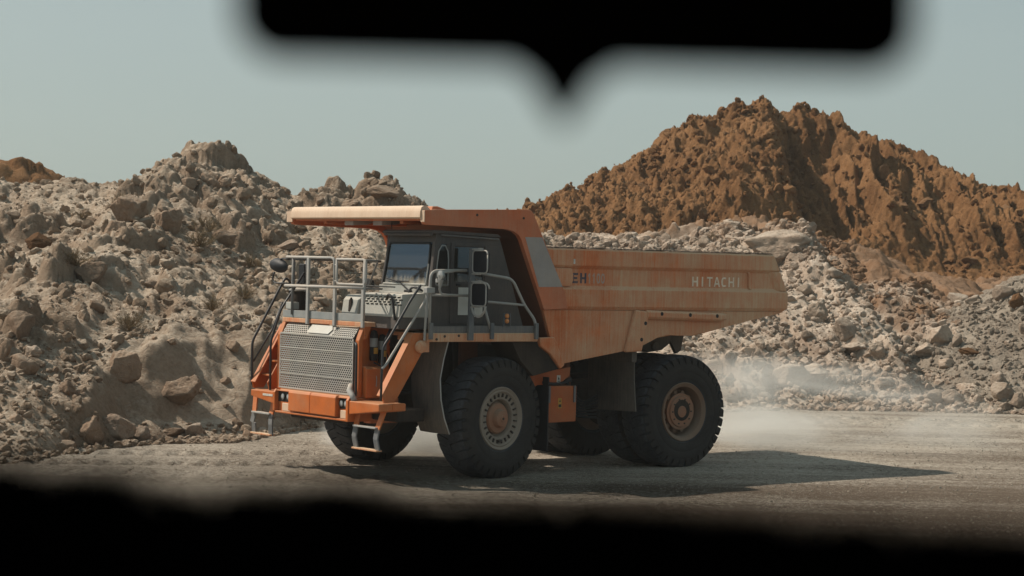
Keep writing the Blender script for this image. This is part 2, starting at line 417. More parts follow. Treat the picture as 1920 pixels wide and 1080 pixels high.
# ---------------------------------------------------------------- terrain functions (numpy)
def _h(ix, iy, s):
    n = (ix.astype(np.int64) * 374761393 + iy.astype(np.int64) * 668265263 + s * 974634777) & 0xFFFFFFFF
    n = ((n ^ (n >> 13)) * 1274126177) & 0xFFFFFFFF
    n = ((n ^ (n >> 16)) * 2246822519) & 0xFFFFFFFF
    return ((n ^ (n >> 15)) & 0xFFFFFF) / float(0x1000000)

def gnoise(x, y, s=0):
    ix = np.floor(x); iy = np.floor(y); fx = x - ix; fy = y - iy
    ux = fx * fx * fx * (fx * (fx * 6 - 15) + 10); uy = fy * fy * fy * (fy * (fy * 6 - 15) + 10)
    def g(a, b):
        t = _h(ix + a, iy + b, s) * 2 * np.pi
        return np.cos(t) * (fx - a) + np.sin(t) * (fy - b)
    n0 = g(0, 0) * (1 - ux) + g(1, 0) * ux; n1 = g(0, 1) * (1 - ux) + g(1, 1) * ux
    return (n0 * (1 - uy) + n1 * uy) * 1.4

def fbm(x, y, s=0, o=5, gain=0.5, ridged=False):
    t = 0.0; a = 1.0; f = 1.0; w = 0.0
    for k in range(o):
        n = gnoise(x * f + 17.3 * k, y * f - 9.1 * k, s + k)
        if ridged: n = 1 - 2 * np.abs(n)
        t = t + n * a; w += a; a *= gain; f *= 2.03
    return t / w

def sstep(a, b, x):
    t = np.clip((x - a) / (b - a), 0, 1); return t * t * (3 - 2 * t)

def blocks(x, y, size, s=0, tilt=0.9, warp=0.35, keep=1.0):
    """a field of angular blocks: each cell is a tilted slab set at its own height, with open joints between"""
    x = x + size * warp * gnoise(x / size * .8, y / size * .8, s + 50); y = y + size * warp * gnoise(x / size * .8 + 31, y / size * .8, s + 51)
    X = x / size; Y = y / size; ix = np.floor(X); iy = np.floor(Y)
    f1 = np.full(X.shape, 9.0); f2 = np.full(X.shape, 9.0); hh = np.zeros(X.shape)
    for a in (-1, 0, 1):
        for b in (-1, 0, 1):
            cx = ix + a + 0.1 + 0.8 * _h(ix + a, iy + b, s); cy = iy + b + 0.1 + 0.8 * _h(ix + a, iy + b, s + 1)
            dx = X - cx; dy = Y - cy; d = np.sqrt(dx * dx + dy * dy)
            r = _h(ix + a, iy + b, s + 2); on = (_h(ix + a, iy + b, s + 5) < keep)
            h = np.where(on, r * 0.5 - .16 + (_h(ix + a, iy + b, s + 3) - .5) * tilt * 2 * dx + (_h(ix + a, iy + b, s + 4) - .5) * tilt * 2 * dy - 0.22 * d * d, -0.12)
            m = d < f1
            f2 = np.where(m, f1, np.minimum(f2, d)); hh = np.where(m, h, hh); f1 = np.where(m, d, f1)
    return (hh - (0.10 + .35 * np.maximum(hh, 0)) * (1 - sstep(0, 0.16, f2 - f1))) * size

TOE_X = [-40, -20, -12, -9.2, -8.5, -7.9, -6.8, -5.5, -4.96, -4.3, 0, 5.8, 7.2, 9.5, 11.7, 14, 30, 50]
TOE_Y = [30, 33, 36.0, 37.6, 38.8, 40.7, 42.2, 42.7, 44.5, 47.2, 51.5, 55.2, 56.1, 57, 57.3, 57, 55, 52]
CR_X = [-40, -22, -16.3, -15.1, -12.3, -11.6, -11.2, -10.8, -10.45, -9.7, -9.3, -8.9, -8.5, -8.1, -7.6, -7.0, -6.2, -5.6, -5.1, -4.6, -4.1, -3.5, -3.0, -2.5, -1, 1.1, 2.6, 4.5, 5.6, 6.8, 7.3, 8.7, 9.3, 10.1, 10.7, 12.1, 13.1, 14.8, 16.5, 18.2, 24, 50]
CR_Z = [6.4, 6.2, 5.95, 5.9, 6.05, 6.4, 6.85, 6.85, 7.0, 7.05, 6.9, 6.7, 6.75, 6.5, 6.2, 5.8, 5.75, 5.95, 5.65, 6.1, 6.25, 6.0, 5.7, 5.4, 5.2, 4.80, 5.0, 5.15, 5.05, 5.35, 5.5, 5.45, 5.8, 5.75, 5.25, 4.9, 4.6, 4.0, 3.7, 3.5, 3.4, 3.6]
CY_X = [-40, -3, 1, 60]
CY_Y = [66, 66, 74, 74]

def bank(x, y):
    """the long bank of blasted rubble behind the road"""
    wx = x + 0.5 * fbm(x * .5, y * .5, 3, 3)
    yt = np.interp(wx, TOE_X, TOE_Y); zc = np.interp(x, CR_X, CR_Z); yc = np.interp(x, CY_X, CY_Y)
    t = (y - yt) / (yc - yt)
    left = 1 - sstep(-4.0, 0.5, x)
    pl = np.interp(t, [-.3, 0, .05, .20, .38, .55, .8, .93, 1, 1.25, 2.2], [-.22, -.02, .06, .30, .42, .58, .79, .90, 1, .93, .75])
    pr = np.interp(t, [-.3, 0, .12, .30, .60, .85, 1, 1.3, 2.2], [-.12, -.02, .10, .34, .66, .90, 1, 1.0, .98])
    cut = left * np.exp(-((x + 6.4) / 1.9) ** 4)
    pcut = np.interp(t, [-.3, 0, .02, .045, .13, .17, .22, .38, .55, .8], [-.22, -.02, .02, .06, .33, .38, .41, .49, .60, .79])
    pl = pl * (1 - cut) + np.where(t < .8, pcut, pl) * cut
    h = zc * (pl * left + pr * (1 - left))
    live = sstep(-0.02, 0.12, t)
    # outcrops where the bank is solid rock, rubble in between
    oc = 0
    for a, b, ra, rb in ((-9.0, 62.0, 2.6, 5.0), (-10.2, 54.2, 1.3, 1.6), (-10.0, 49.2, .95, 1.1), (-7.0, 50.8, 1.5, 1.5), (-4.6, 64.5, 2.0, 2.0), (-5.0, 53.5, 1.2, 1.5), (-13.8, 58, 1.2, 1.6), (-9.9, 43.6, .8, .8), (-12.5, 49.5, 1.0, 1.2)):
        oc = np.maximum(oc, np.exp(-((x - a) / ra) ** 4 - ((y - b) / rb) ** 4))
    rk = left * sstep(.25, .6, oc + .45 * fbm(x / 1.2 + 7, y / 1.2, 11, 3)) + (1 - left) * sstep(0.02, 0.34, fbm(x / 4.2 + 7, y / 5.5, 11, 3))
    face = cut * sstep(.0, .03, t) * (1 - sstep(.14, .18, t))
    rough = rk * (.12 + 0.55 * blocks(x, y * .9, 1.7, 21, .6)) + (0.10 + .55 * rk) * blocks(x, y, 0.75, 31, .6, keep=.7) + (0.28 + .2 * rk) * blocks(x, y, 0.36, 41, .6, keep=.6)
    rough = rough + 0.30 * fbm(x * .6, y * .6, 61, 6) + 0.08 * fbm(x * 3, y * 3, 66, 4)
    rough = rough + .16 * (1 - face) * blocks(x, y, .22, 47, .7, keep=.7) + 0.05 * fbm(x * 6, y * 6, 69, 2, ridged=True)
    rough = rough * (1 - .8 * face) + face * (.10 * blocks(x, y * 1.6, 1.3, 52, .5) + .16 * fbm(x * 1.1, y * 1.6, 57, 5))
    # runnels that let gravel slide down between the outcrops
    rn = fbm(x / 1.5 + y * .12, y / 7, 81, 3, ridged=True)
    rough = rough - 0.30 * sstep(.25, .8, rn) * (1 - rk) * (1 - left * .5)
    h = h + rough * live * (0.85 + .15 * left)
    # the two ribs of pale rock and the shaded gully on the right
    g = (x - 10.9) + (y - 62) * .16 + .9 * fbm(x * .6, y * .35, 97, 4)
    h = h + (1 - left) * live * (0.55 * np.exp(-(g / .6) ** 2) - .6 * np.exp(-((g - 1.5) / .8) ** 2)) * sstep(.1, .3, t) * (1 - sstep(.75, .95, t))
    h = h - (1 - left) * .22 * sstep(.6, .95, t)
    edge = sstep(-39, -33, x) * (1 - sstep(46, 52, x))
    return h * edge - (1 - edge) * .3

def heap(x, y):
    """the smooth gravel heap at the far right"""
    hd = np.sqrt((x - 20.9) ** 2 + (y - 67.3) ** 2) + .5 * fbm(x * .35, y * .35, 92, 3)
    return 5.85 - .47 * np.sqrt(hd * hd + 1.0) + 0.26 * fbm(x * .7, y * .7, 91, 6, .6) + 0.30 * blocks(x, y, .34, 95, .8, keep=.55) + .10 * fbm(x * 4, y * 4, 96, 3, .6)

RC = [-6, 1.1, 3.5, 6.1, 8.6, 9.6, 10.9, 11.6, 12.0, 12.3, 12.8, 13.9, 15.2, 16.5, 17.8, 19.0, 19.5, 20.5, 21.8, 23.0, 25.0, 27.5, 34, 50]
RZ = [4.2, 6.3, 7.7, 9.3, 11.0, 11.2, 11.5, 11.8, 12.25, 12.1, 11.95, 12.0, 11.8, 11.35, 10.8, 10.5, 9.8, 9.7, 9.2, 8.6, 8.25, 7.6, 6.2, 4.0]

def rust(x, y):
    """the brown hill: boulder slopes on the left, a buttress, fluted earth cliffs on the right"""
    yc = 102 + 2.0 * fbm(x / 9, y * 0, 5, 3); zc = np.interp(x, RC, RZ)
    yt = np.interp(x, [-10, 8, 14, 18, 30, 50], [82, 86, 89, 91, 90, 88])
    t = (y - yt) / (yc - yt)
    base = 3.9 - 0.3 * sstep(12, 20, x)
    p = np.interp(t, [-.5, 0, .1, .45, .75, .93, 1, 1.12, 2.5], [-.25, 0, .07, .46, .80, .97, 1, .96, .3])
    h = base + (zc - base) * p
    live = sstep(-.15, .15, t)
    right = sstep(11.8, 13.2, x)
    bt = np.exp(-((x - 10.6) / 1.7) ** 2) * sstep(.0, .25, t) * (1 - sstep(.8, .98, t))
    step = sstep(11.9, 12.7, x + .5 * fbm(y * .5, x * .5, 9, 3)) * (1 - sstep(14.0, 17.5, x)) * sstep(.08, .3, t) * (1 - sstep(.75, .95, t))
    h = h + 0.9 * bt - 1.7 * step
    q = x + .22 * (y - 102) + .5 * fbm(x * .3, y * .3, 71, 3)
    fl = fbm(q / 2.3, y / 16, 72, 2, .5, ridged=True) * .6 + .95 * fbm(q / 1.05, y / 14, 77, 2, .4, ridged=True)
    ph = q / 1.05 + 1.1 * fbm(x * .35, y * .3, 74, 3); sw = ph - np.floor(ph); cid = np.floor(ph)
    saw = np.where(sw < .72, (sw / .72) ** .8, 1 - ((sw - .72) / .28)) * (.45 + .9 * _h(cid, np.floor(y / 40.0 + _h(cid, cid, 3)), 75))
    ph2 = q / .45 + .9 * fbm(x * .9, y * .6, 76, 3); s2 = ph2 - np.floor(ph2); saw2 = np.where(s2 < .7, s2 / .7, (1 - s2) / .3)
    fl = .35 * fl + .85 * saw + .22 * saw2
    amp = (right + (1 - right) * .28) * sstep(.02, .3, t) * (1 - .75 * sstep(.8, 1.0, t))
    h = h + 1.0 * amp * (fl - .4)
    rk = sstep(-.05, .3, fbm(x / 4.5, y / 5, 13, 3))
    rough = (.2 + .6 * rk) * .6 * blocks(x, y * .8, 1.9, 23, .7) + (.12 + .3 * rk) * blocks(x, y * .7, .85, 33, .7, keep=.85) + .25 * blocks(x, y, .4, 43, .7, keep=.8)
    rough = rough + .75 * fbm(q / 1.7, y / 2.6, 83, 6, .6, ridged=True) + .18 * fbm(q * 1.7, y * 1.3, 87, 3, .6, ridged=True)
    rough = rough * (1 - .3 * right) + .75 * fbm(x * .45, y * .45, 63, 6, .55) + .55 * (1 - .6 * right) * fbm(x * .8 + 3, y * .5, 65, 5, .58, ridged=True) + .10 * fbm(x * 3, y * 3, 67, 3)
    rough = rough * (1 - .3 * right) + .32 * (1 - .4 * right) * blocks(x * 1.1, y * .55, .6, 53, .8, keep=.8) - .95 * sstep(.35, .9, t)
    rough = rough + .34 * blocks(x, y * .8, .30, 55, .9, keep=.8) + .26 * fbm(x * 2.6, y * 2.6, 58, 4, .62, ridged=True) - .1
    return h + rough * live

def ground_h(x, y):
    rise = 2.2 * sstep(26, 3, y) * sstep(-60, -10, y)
    h = 0.035 * fbm(x * .25, y * .35, 101, 4) + 0.012 * fbm(x * 2.2, y * 2.2, 105, 4)
    # lines of tyre marks: shallow ruts with the print of the lugs pressed into them
    for (x0, y0, sl, w, pitch, a, xa, xb) in ((0, 53.9, -.004, .38, .62, .17, 6.5, 22), (0, 52.2, .0, .42, .62, .13, 6, 22), (0, 41.0, .215, .40, .42, .14, -9, -2.4),
                                        (0, 38.9, .17, .45, .42, .12, -10, -2.2), (0, 36.6, .14, .5, .5, .06, -10, -1)):
        d = y - (y0 + sl * (x - x0)) - .15 * np.sin(x * .31 + y0); k = np.exp(-(d / w) ** 4) * sstep(xa, xa + 1.5, x) * (1 - sstep(xb - 1.5, xb, x))
        lug = np.sign(d) * .5 + x / pitch
        h = h - a * k * (.35 + .65 * sstep(0, .35, np.sin(2 * np.pi * lug)))
    for (y0, sl, a) in ((48.2, .02, .03), (46.1, .03, .025), (34.2, .06, .02), (32.6, .05, .03), (31.1, .05, .02)):
        d = y - (y0 + sl * x) - .2 * np.sin(x * .2 + y0); h = h - a * np.exp(-(d / .5) ** 2)
    return h * sstep(90, 60, y) + rise

# ---------------------------------------------------------------- ground, banks and hills
def grid_mesh(name, fn, xs, ys, mat):
    X, Y = np.meshgrid(xs, ys); Z = fn(X, Y)
    V = np.stack([X.ravel(), Y.ravel(), Z.ravel()], 1); nx, ny = len(xs), len(ys)
    i = np.arange(nx * ny).reshape(ny, nx)
    F = np.stack([i[:-1, :-1].ravel(), i[:-1, 1:].ravel(), i[1:, 1:].ravel(), i[1:, :-1].ravel()], 1)
    o = bpy.data.objects.new(name, np_mesh(name, V, F, mat)); C.objects.link(o); o['kind'] = 'structure'
    return o

def spread(lo, a, b, hi, step, n):
    """fine steps between a and b, growing steps out to lo and hi"""
    g = np.geomspace(step, 1.0, n)
    up = b + (hi - b) * (np.cumsum(g) / np.sum(g)); dn = a - (a - lo) * (np.cumsum(g) / np.sum(g))
    return np.concatenate([dn[::-1], np.arange(a, b, step), up])

grid_mesh('ground', ground_h, spread(-700, -14, 18, 700, 0.075, 40), spread(-300, 27, 60, 900, 0.075, 40), 'ground')
bank_l = grid_mesh('rubble_bank', bank, np.concatenate([np.arange(-40, -17, .16), np.arange(-17, 2.501, 0.055)]), np.concatenate([np.arange(33, 68, 0.06), np.arange(68, 92, .2)]), 'rubble')
bank_r = grid_mesh('rubble_bank', bank, np.concatenate([np.arange(2.5, 20, .065), np.arange(20, 52, .16)]), np.concatenate([np.arange(48, 78, 0.075), np.arange(78, 92, .2)]), 'white_rubble')
grid_mesh('hill', lambda x, y: rust(x, y) - 4.0 * sstep(78, 75, y), np.concatenate([np.arange(-6, -2, .2), np.arange(-2, 25, 0.065), np.arange(25, 46, .2)]), np.concatenate([np.arange(76, 84, .2), np.arange(84, 104, 0.065), np.arange(104, 122, .3)]), 'rust')

grid_mesh('gravel_heap', lambda x, y: np.maximum(heap(x, y), -.4), np.arange(8, 33, .07), np.arange(54, 80, .07), 'heap')

def side_hill(x, y):
    c = np.interp(x, [-44, -30, -24, -20.5, -19.2, -18.0, -16.5, -14], [6.5, 8.2, 8.0, 7.5, 7.0, 6.3, 5.2, 3.5]); t = np.abs(y - 84) / 12
    return 3.5 + (c - 3.5) * (1 - sstep(0, 1, t)) + .5 * blocks(x, y, 1.6, 123) + .4 * blocks(x, y, .7, 124) + .3 * fbm(x * .6, y * .6, 126, 4) - 6 * sstep(.95, 1.3, t)
grid_mesh('hill', side_hill, np.arange(-44, -13, 0.14), np.arange(70, 98, 0.14), 'rust')

def far_hill(x, y):
    c = np.interp(x, [120, 138, 146, 152, 165, 185, 210, 250, 300, 360, 420], [0, 12, 27, 31, 42, 60, 66, 52, 70, 45, 0])
    return c * (1 - sstep(0, 1, np.abs(y - 620) / 110)) + 5 * fbm(x / 30, y / 30, 131, 5) - 4
grid_mesh('hill', far_hill, np.arange(110, 430, 3.0), np.arange(500, 740, 4.0), 'far_hill')

# ---------------------------------------------------------------- boulders
def rock_points(dirs, seed, planes=15, rough=0.06, flat=(1, 1, 1)):
    rs = np.random.RandomState(seed)
    n = rs.normal(size=(planes, 3)); n /= np.linalg.norm(n, axis=1)[:, None]
    off = rs.uniform(.60, 1.0, planes)
    d = dirs @ n.T
    r = np.where(d > .12, off[None] / np.maximum(d, .12), 9).min(1)
    r = np.minimum(r, 1.25)
    P = dirs * r[:, None]
    k = np.array([mnoise.fractal(Vector(p * 1.7) + Vector((seed * 3.1, 0, 0)), .8, 2.1, 5) for p in P]) if len(P) < 12000 else 0
    return P * (1 + rough * k)[:, None] * np.array(flat)[None]

def ico(n):
    bm = bmesh.new(); bmesh.ops.create_icosphere(bm, subdivisions=n, radius=1.0)
    V = np.array([v.co[:] for v in bm.verts]); F = np.array([[v.index for v in f.verts] for f in bm.faces]); bm.free(); return V, F

V4, F4 = ico(4); V5, F5 = ico(5)
def rock_mesh(seed, mat, fine=False, planes=15, rough=.09, flat=(1, 1, 1)):
    V, F = (V5, F5) if fine else (V4, F4)
    P = rock_points(V, seed, planes, rough, flat)
    P = P - (P.max(0) + P.min(0)) / 2; P = P / (P.max(0) - P.min(0))[None]        # fits a unit box
    return np_mesh('boulder', P, F, mat)

NAMED = [
    (-7.75, 41.12, 0.26, 0.62, 0.41, 'P', 'largest pale block with a flat top at the foot of the left bank'),
    (-7.37, 41.53, 0.15, 0.37, 0.30, 'P', 'pale block leaning against the right side of the largest pale block'),
    (-8.14, 40.27, 0.48, 0.48, 0.52, 'T', 'tall pointed tan slab standing left of the largest pale block'),
    (-8.42, 39.51, 0.20, 0.31, 0.17, 'T', 'small tan rock at the road edge below the pointed slab'),
    (-6.46, 42.60, 0.16, 0.35, 0.30, 'P', 'pale wedge-shaped rock at the foot of the steep cut in the left bank'),
    (-6.91, 43.37, 0.43, 0.80, 0.65, 'T', 'big smooth tan boulder half buried in the steep cut of the left bank'),
    (-6.85, 42.51, 0.27, 0.46, 0.18, 'T', 'flat tan slab lying under the big half-buried boulder'),
    (-7.99, 43.06, 0.90, 0.62, 0.64, 'T', 'broad tan rock face set in the top left of the steep cut'),
    (-9.64, 42.03, 1.71, 0.30, 0.24, 'P', 'pale square rock on the pile at the left edge of the photo'),
    (-9.64, 41.22, 1.39, 0.51, 0.38, 'G', 'dull grey rock below the pale square rock at the left edge'),
    (-10.15, 41.67, 1.65, 0.32, 0.41, 'T', 'tan boulder cut off by the left edge of the photo'),
    (-8.74, 40.91, 0.78, 0.34, 0.29, 'T', 'tan upright rock uphill from the pointed slab'),
    (-5.42, 43.01, -0.07, 0.22, 0.20, 'T', 'lone tan rock on the road in front of the truck steps'),
    (-5.67, 43.42, 0.19, 0.25, 0.20, 'T', 'tan rock beside the left front steps of the truck'),
    (-9.24, 55.47, 4.71, 0.71, 0.63, 'T', 'round knobbly boulder below the left hilltop'),
    (-9.64, 54.31, 4.81, 0.45, 0.45, 'T', 'smooth egg-shaped boulder left of the round knobbly boulder'),
    (-10.31, 53.59, 4.78, 0.66, 0.55, 'T', 'leaning tan slab on the left shoulder of the bank'),
    (-10.14, 54.49, 5.14, 0.87, 0.73, 'T', 'cracked block with a dry bush on its top'),
    (-12.53, 54.76, 4.00, 0.63, 0.45, 'D', 'dark brown boulder alone on the far left slope'),
    (-9.99, 49.06, 3.72, 0.81, 0.50, 'T', 'split outcrop boulder in the middle of the left slope'),
    (-8.92, 60.94, 6.40, 0.72, 0.53, 'T', 'topmost boulder of the left hilltop'),
    (-9.46, 60.31, 6.54, 0.43, 0.31, 'T', 'boxy boulder left of the topmost boulder'),
    (-8.61, 61.52, 6.62, 0.35, 0.28, 'T', 'small boulder on the right shoulder of the topmost boulder'),
    (-7.85, 60.94, 6.33, 0.44, 0.47, 'T', 'sharp pointed rock on the right end of the left hilltop'),
    (-7.89, 56.41, 4.67, 0.72, 0.46, 'T', 'pale capped boulder low on the right side of the left hilltop'),
    (-4.04, 64.2, 5.78, 0.95, 0.42, 'G', 'grey block on the ridge above the raised canopy'),
    (-5.19, 64.48, 5.60, 0.86, 0.33, 'T', 'long low boulder on the ridge left of the grey block'),
    (-6.31, 58.48, 4.49, 0.60, 0.30, 'P', 'pale flat rock just left of the canopy corner'),
    (8.87, 68.38, 4.85, 2.04, 0.91, 'W', 'huge rounded pale boulder on the crest below the brown hill'),
    (7.26, 69.50, 4.34, 0.71, 0.43, 'W', 'pale boulder above the truck body left of the huge rounded boulder'),
    (8.48, 69.68, 4.37, 0.79, 0.43, 'W', 'pale oblong boulder right above the tail of the truck body'),
    (3.84, 67.84, 4.82, 0.35, 0.26, 'W', 'white round stone on the crest above the body lettering'),
    (5.62, 68.83, 4.77, 0.49, 0.32, 'W', 'white stone on the crest near the middle of the body'),
    (7.91, 58.03, 1.20, 0.98, 0.66, 'W', 'large pale slab half veiled in dust behind the tail'),
    (8.55, 58.92, 1.11, 0.88, 0.45, 'W', 'pale rounded boulder lying against the large dusty slab'),
    (9.35, 63.32, 2.37, 0.58, 0.62, 'W', 'pale crumbling rock right of the body tail'),
    (10.03, 61.84, 1.79, 0.63, 0.63, 'W', 'leaning pale slab in the middle of the right slope'),
    (10.09, 61.25, 1.58, 0.72, 0.35, 'W', 'low pale rock under the leaning pale slab'),
    (10.79, 60.90, 1.61, 0.56, 0.47, 'W', 'tan block at the foot of the pale rib on the right slope'),
    (13.12, 63.14, 2.00, 0.73, 0.49, 'W', 'long rounded tan boulder on the right slope below the gravel heap'),
    (13.43, 62.46, 1.97, 0.35, 0.42, 'W', 'bright upright white rock right of the long rounded boulder'),
    (12.51, 62.60, 1.62, 0.67, 0.45, 'W', 'tan block left of the long rounded boulder'),
    (13.32, 64.12, 2.25, 0.30, 0.28, 'W', 'small white rock on top of the long rounded boulder'),
    (11.95, 61.39, 1.05, 0.41, 0.27, 'W', 'tan stone with a long shadow in the middle of the right slope'),
    (10.76, 59.33, 0.57, 0.55, 0.33, 'W', 'brown half-buried rock low on the right slope'),
    (12.02, 58.39, 0.16, 0.54, 0.42, 'W', 'round boulder left in the pair at the foot of the right slope'),
    (12.47, 58.16, 0.16, 0.63, 0.36, 'W', 'flat boulder right in the pair at the foot of the right slope'),
    (13.91, 58.83, 0.89, 0.51, 0.39, 'W', 'big boulder uppermost in the pile at the right edge'),
    (13.78, 57.94, 0.49, 0.62, 0.45, 'W', 'big boulder in the middle of the pile at the right edge'),
    (10.07, 57.62, 0.02, 0.41, 0.19, 'W', 'low tan rock at the edge of the road on the right'),
    (10.40, 57.67, 0.02, 0.24, 0.16, 'W', 'small rock touching the low tan rock at the road edge'),
    (13.69, 57.27, 0.21, 0.38, 0.21, 'W', 'flat pale rock at the foot of the pile at the right edge'),
    (14.08, 57.31, 0.33, 0.38, 0.38, 'W', 'boulder cut off by the right edge of the photo'),
    (15.49, 63.63, 2.96, 0.42, 0.46, 'D', 'brown rock on the gravel heap at the right edge'),
    (13.54, 61.17, 1.54, 0.66, 0.24, 'D', 'flat brown rock on the right slope below the gravel heap'),
    (11.53, 98.01, 11.78, 0.33, 0.23, 'R', 'small flat stone balanced on the summit of the brown hill'),
    (17.11, 96.35, 9.96, 0.49, 0.59, 'R', 'brown pinnacle rock standing on the right skyline of the hill'),
    (17.41, 94.20, 9.60, 0.97, 0.48, 'R', 'brown lumpy rock right of the pinnacle'),
    (18.84, 95.23, 9.20, 0.68, 0.39, 'R', 'brown rock jutting from the skyline below the lumpy rock'),
    (8.10, 88.95, 7.24, 0.41, 0.50, 'R', 'upright brown block on the left face of the brown hill'),
    (6.61, 94.73, 8.39, 0.39, 0.29, 'R', 'pale brown block high on the left face of the brown hill'),
    (13.54, 89.27, 6.40, 0.82, 0.69, 'R', 'rounded brown boulder at the foot of the fluted cliff'),
]
KIND = {'P': 'limestone', 'T': 'boulder', 'G': 'boulder', 'D': 'rust_boulder', 'W': 'limestone', 'R': 'rust_boulder'}
rr = random.Random(11)
taken = []
for i, (x, y, z, w, h, k, lab) in enumerate(NAMED):
    pl = 11 + i % 9
    me = rock_mesh(200 + i, KIND[k], fine=w > .55, planes=pl, rough=.07 + .05 * ((i * 7) % 3))
    o = bpy.data.objects.new('boulder', me); C.objects.link(o)
    zz = float((rust if k == 'R' else bank)(np.array([x]), np.array([y]))[0])
    if k != 'R': zz = max(zz, float(heap(np.array([x]), np.array([y]))[0]))
    if y < 58.5 and k != 'R': zz = max(zz, float(ground_h(np.array([x]), np.array([y]))[0]))
    dp = rr.uniform(.75, 1.0) * w
    o.scale = (w * 1.12, dp, h * 1.25)
    o.location = (x, y + dp * .22, zz + h * .42)
    o.rotation_euler = (rr.uniform(-.12, .12), rr.uniform(-.15, .15), rr.uniform(-.5, .5))
    tag(o, lab, 'boulder'); taken.append((x, y, w))

proto = {m: [rock_mesh(600 + j * 13 + len(m), m, planes=10 + j, rough=.08) for j in range(9)] for m in ('boulder', 'limestone', 'rust_boulder')}
def scatter(n, region, mat, fn, smin, smax, lab, group, seed):
    rs = random.Random(seed); k = 0; tries = 0
    while k < n and tries < n * 40:
        tries += 1
        x, y = region(rs)
        s = smin * (smax / smin) ** (rs.random() ** 2.2)
        if any(abs(x - a) < (s + c) * .55 and abs(y - b) < (s + c) * .6 for a, b, c in taken): continue
        z = float(fn(np.array([x]), np.array([y]))[0])
        if fn is bank: z = max(z, float(heap(np.array([x]), np.array([y]))[0]))
        if fn is bank and z < .02: z = max(z, float(ground_h(np.array([x]), np.array([y]))[0]))
        o = bpy.data.objects.new('boulder', rs.choice(proto[mat])); C.objects.link(o)
        sx, sy, sz = s * rs.uniform(.9, 1.35), s * rs.uniform(.8, 1.2), s * rs.uniform(.6, 1.0)
        o.scale = (sx, sy, sz); o.location = (x, y, z + sz * .16)
        o.rotation_euler = (rs.uniform(-.4, .4), rs.uniform(-.4, .4), rs.uniform(0, 6.28))
        tag(o, lab, 'boulder', group); taken.append((x, y, s)); k += 1
def band(xa, xb, t0, t1):
    def f(rs):
        x = rs.uniform(xa, xb); yt = np.interp(x, TOE_X, TOE_Y); yc = np.interp(x, CY_X, CY_Y)
        return x, yt + (yc - yt) * rs.uniform(t0, t1)
    return f
scatter(34, band(-11.5, -4.4, .02, .14), 'boulder', bank, .12, .42, 'tan rock lying in the rubble at the foot of the left bank', 'rocks at the foot of the left bank', 1)
scatter(46, band(-15.5, -1.5, .16, 1.0), 'boulder', bank, .22, .75, 'tan boulder strewn on the left slope behind the truck cab', 'boulders on the left slope', 2)
scatter(40, band(1.0, 11.0, .72, 1.02), 'limestone', bank, .22, .70, 'pale rock in the white rubble along the ridge above the truck body', 'pale rocks on the ridge above the body', 3)
scatter(54, band(6.5, 15.5, .03, .7), 'limestone', bank, .20, .85, 'pale boulder strewn on the right slope behind the tail', 'pale boulders on the right slope', 4)
scatter(20, band(6.0, 15.0, -.02, .05), 'limestone', bank, .10, .30, 'pale stone at the road edge below the right slope', 'stones along the right road edge', 5)
def rustband(rs):
    x = rs.uniform(1.5, 24); return (x if rs.random() < .5 else rs.uniform(1.5, 12.5)), rs.uniform(84, 97.5)
scatter(46, rustband, 'rust_boulder', rust, .25, .8, 'brown rock lying on the face of the brown hill', 'brown rocks on the hill', 6)

# loose stones nobody could count: one mesh per kind of ground
V1, F1 = ico(1); V2, F2 = ico(2)
def stones(name, n, pick, fn, smin, smax, mat, seed, lab, power=2.6):
    rs = np.random.RandomState(seed)
    base = [rock_points(V2 if j < 6 else V1, seed * 50 + j, 9, .10) for j in range(14)]
    x, y = pick(rs, n); n = len(x)
    z = fn(x, y)
    s = smin * (smax / smin) ** (rs.rand(n) ** power)
    big = s > smin * (smax / smin) ** .45
    Vs, Fs, off = [], [], 0
    var = np.where(big, rs.randint(0, 6, n), rs.randint(6, 14, n))
    for j in range(14):
        m = np.where(var == j)[0]
        if not len(m): continue
        P = base[j]; F = F2 if j < 6 else F1
        a = rs.rand(len(m)) * 6.283; sc = s[m][:, None] * rs.uniform(.7, 1.25, (len(m), 3)) * np.array([.5, .5, .42])
        L = P[None] * sc[:, None, :]
        tl = rs.uniform(-.7, .7, (len(m), 2))
        L = L + np.stack([L[..., 2] * tl[:, :1], L[..., 2] * tl[:, 1:], -L[..., 0] * tl[:, :1] - L[..., 1] * tl[:, 1:]], -1)
        ca, sa = np.cos(a)[:, None], np.sin(a)[:, None]
        W = np.stack([L[..., 0] * ca - L[..., 1] * sa + x[m][:, None], L[..., 0] * sa + L[..., 1] * ca + y[m][:, None], L[..., 2] + (z[m] + s[m] * .10)[:, None]], -1)
        idx = F[None] + (np.arange(len(m)) * len(P))[:, None, None] + off
        Vs.append(W.reshape(-1, 3)); Fs.append(idx.reshape(-1, 3)); off += len(m) * len(P)
    o = bpy.data.objects.new(name, np_mesh(name, np.concatenate(Vs), np.concatenate(Fs), mat, smooth=False)); C.objects.link(o)
    tag(o, lab, 'rubble', None, 'stuff'); return o
def pickband(xa, xb, t0, t1, bias=1.0):
    def f(rs, n):
        x = rs.uniform(xa, xb, n); t = t0 + (t1 - t0) * rs.rand(n) ** bias
        yt = np.interp(x, TOE_X, TOE_Y); yc = np.interp(x, CY_X, CY_Y); return x, yt + (yc - yt) * t
    return f
def offcut(pick):
    def f(rs, n):
        x, y = pick(rs, n); yt = np.interp(x, TOE_X, TOE_Y); t = (y - yt) / (66 - yt)
        k = ~((np.abs(x + 6.4) < 2.0) & (t > .035) & (t < .17)); return x[k], y[k]
    return f
gb = lambda x, y: np.maximum(bank(x, y), np.where(y < 60, ground_h(x, y), -9))
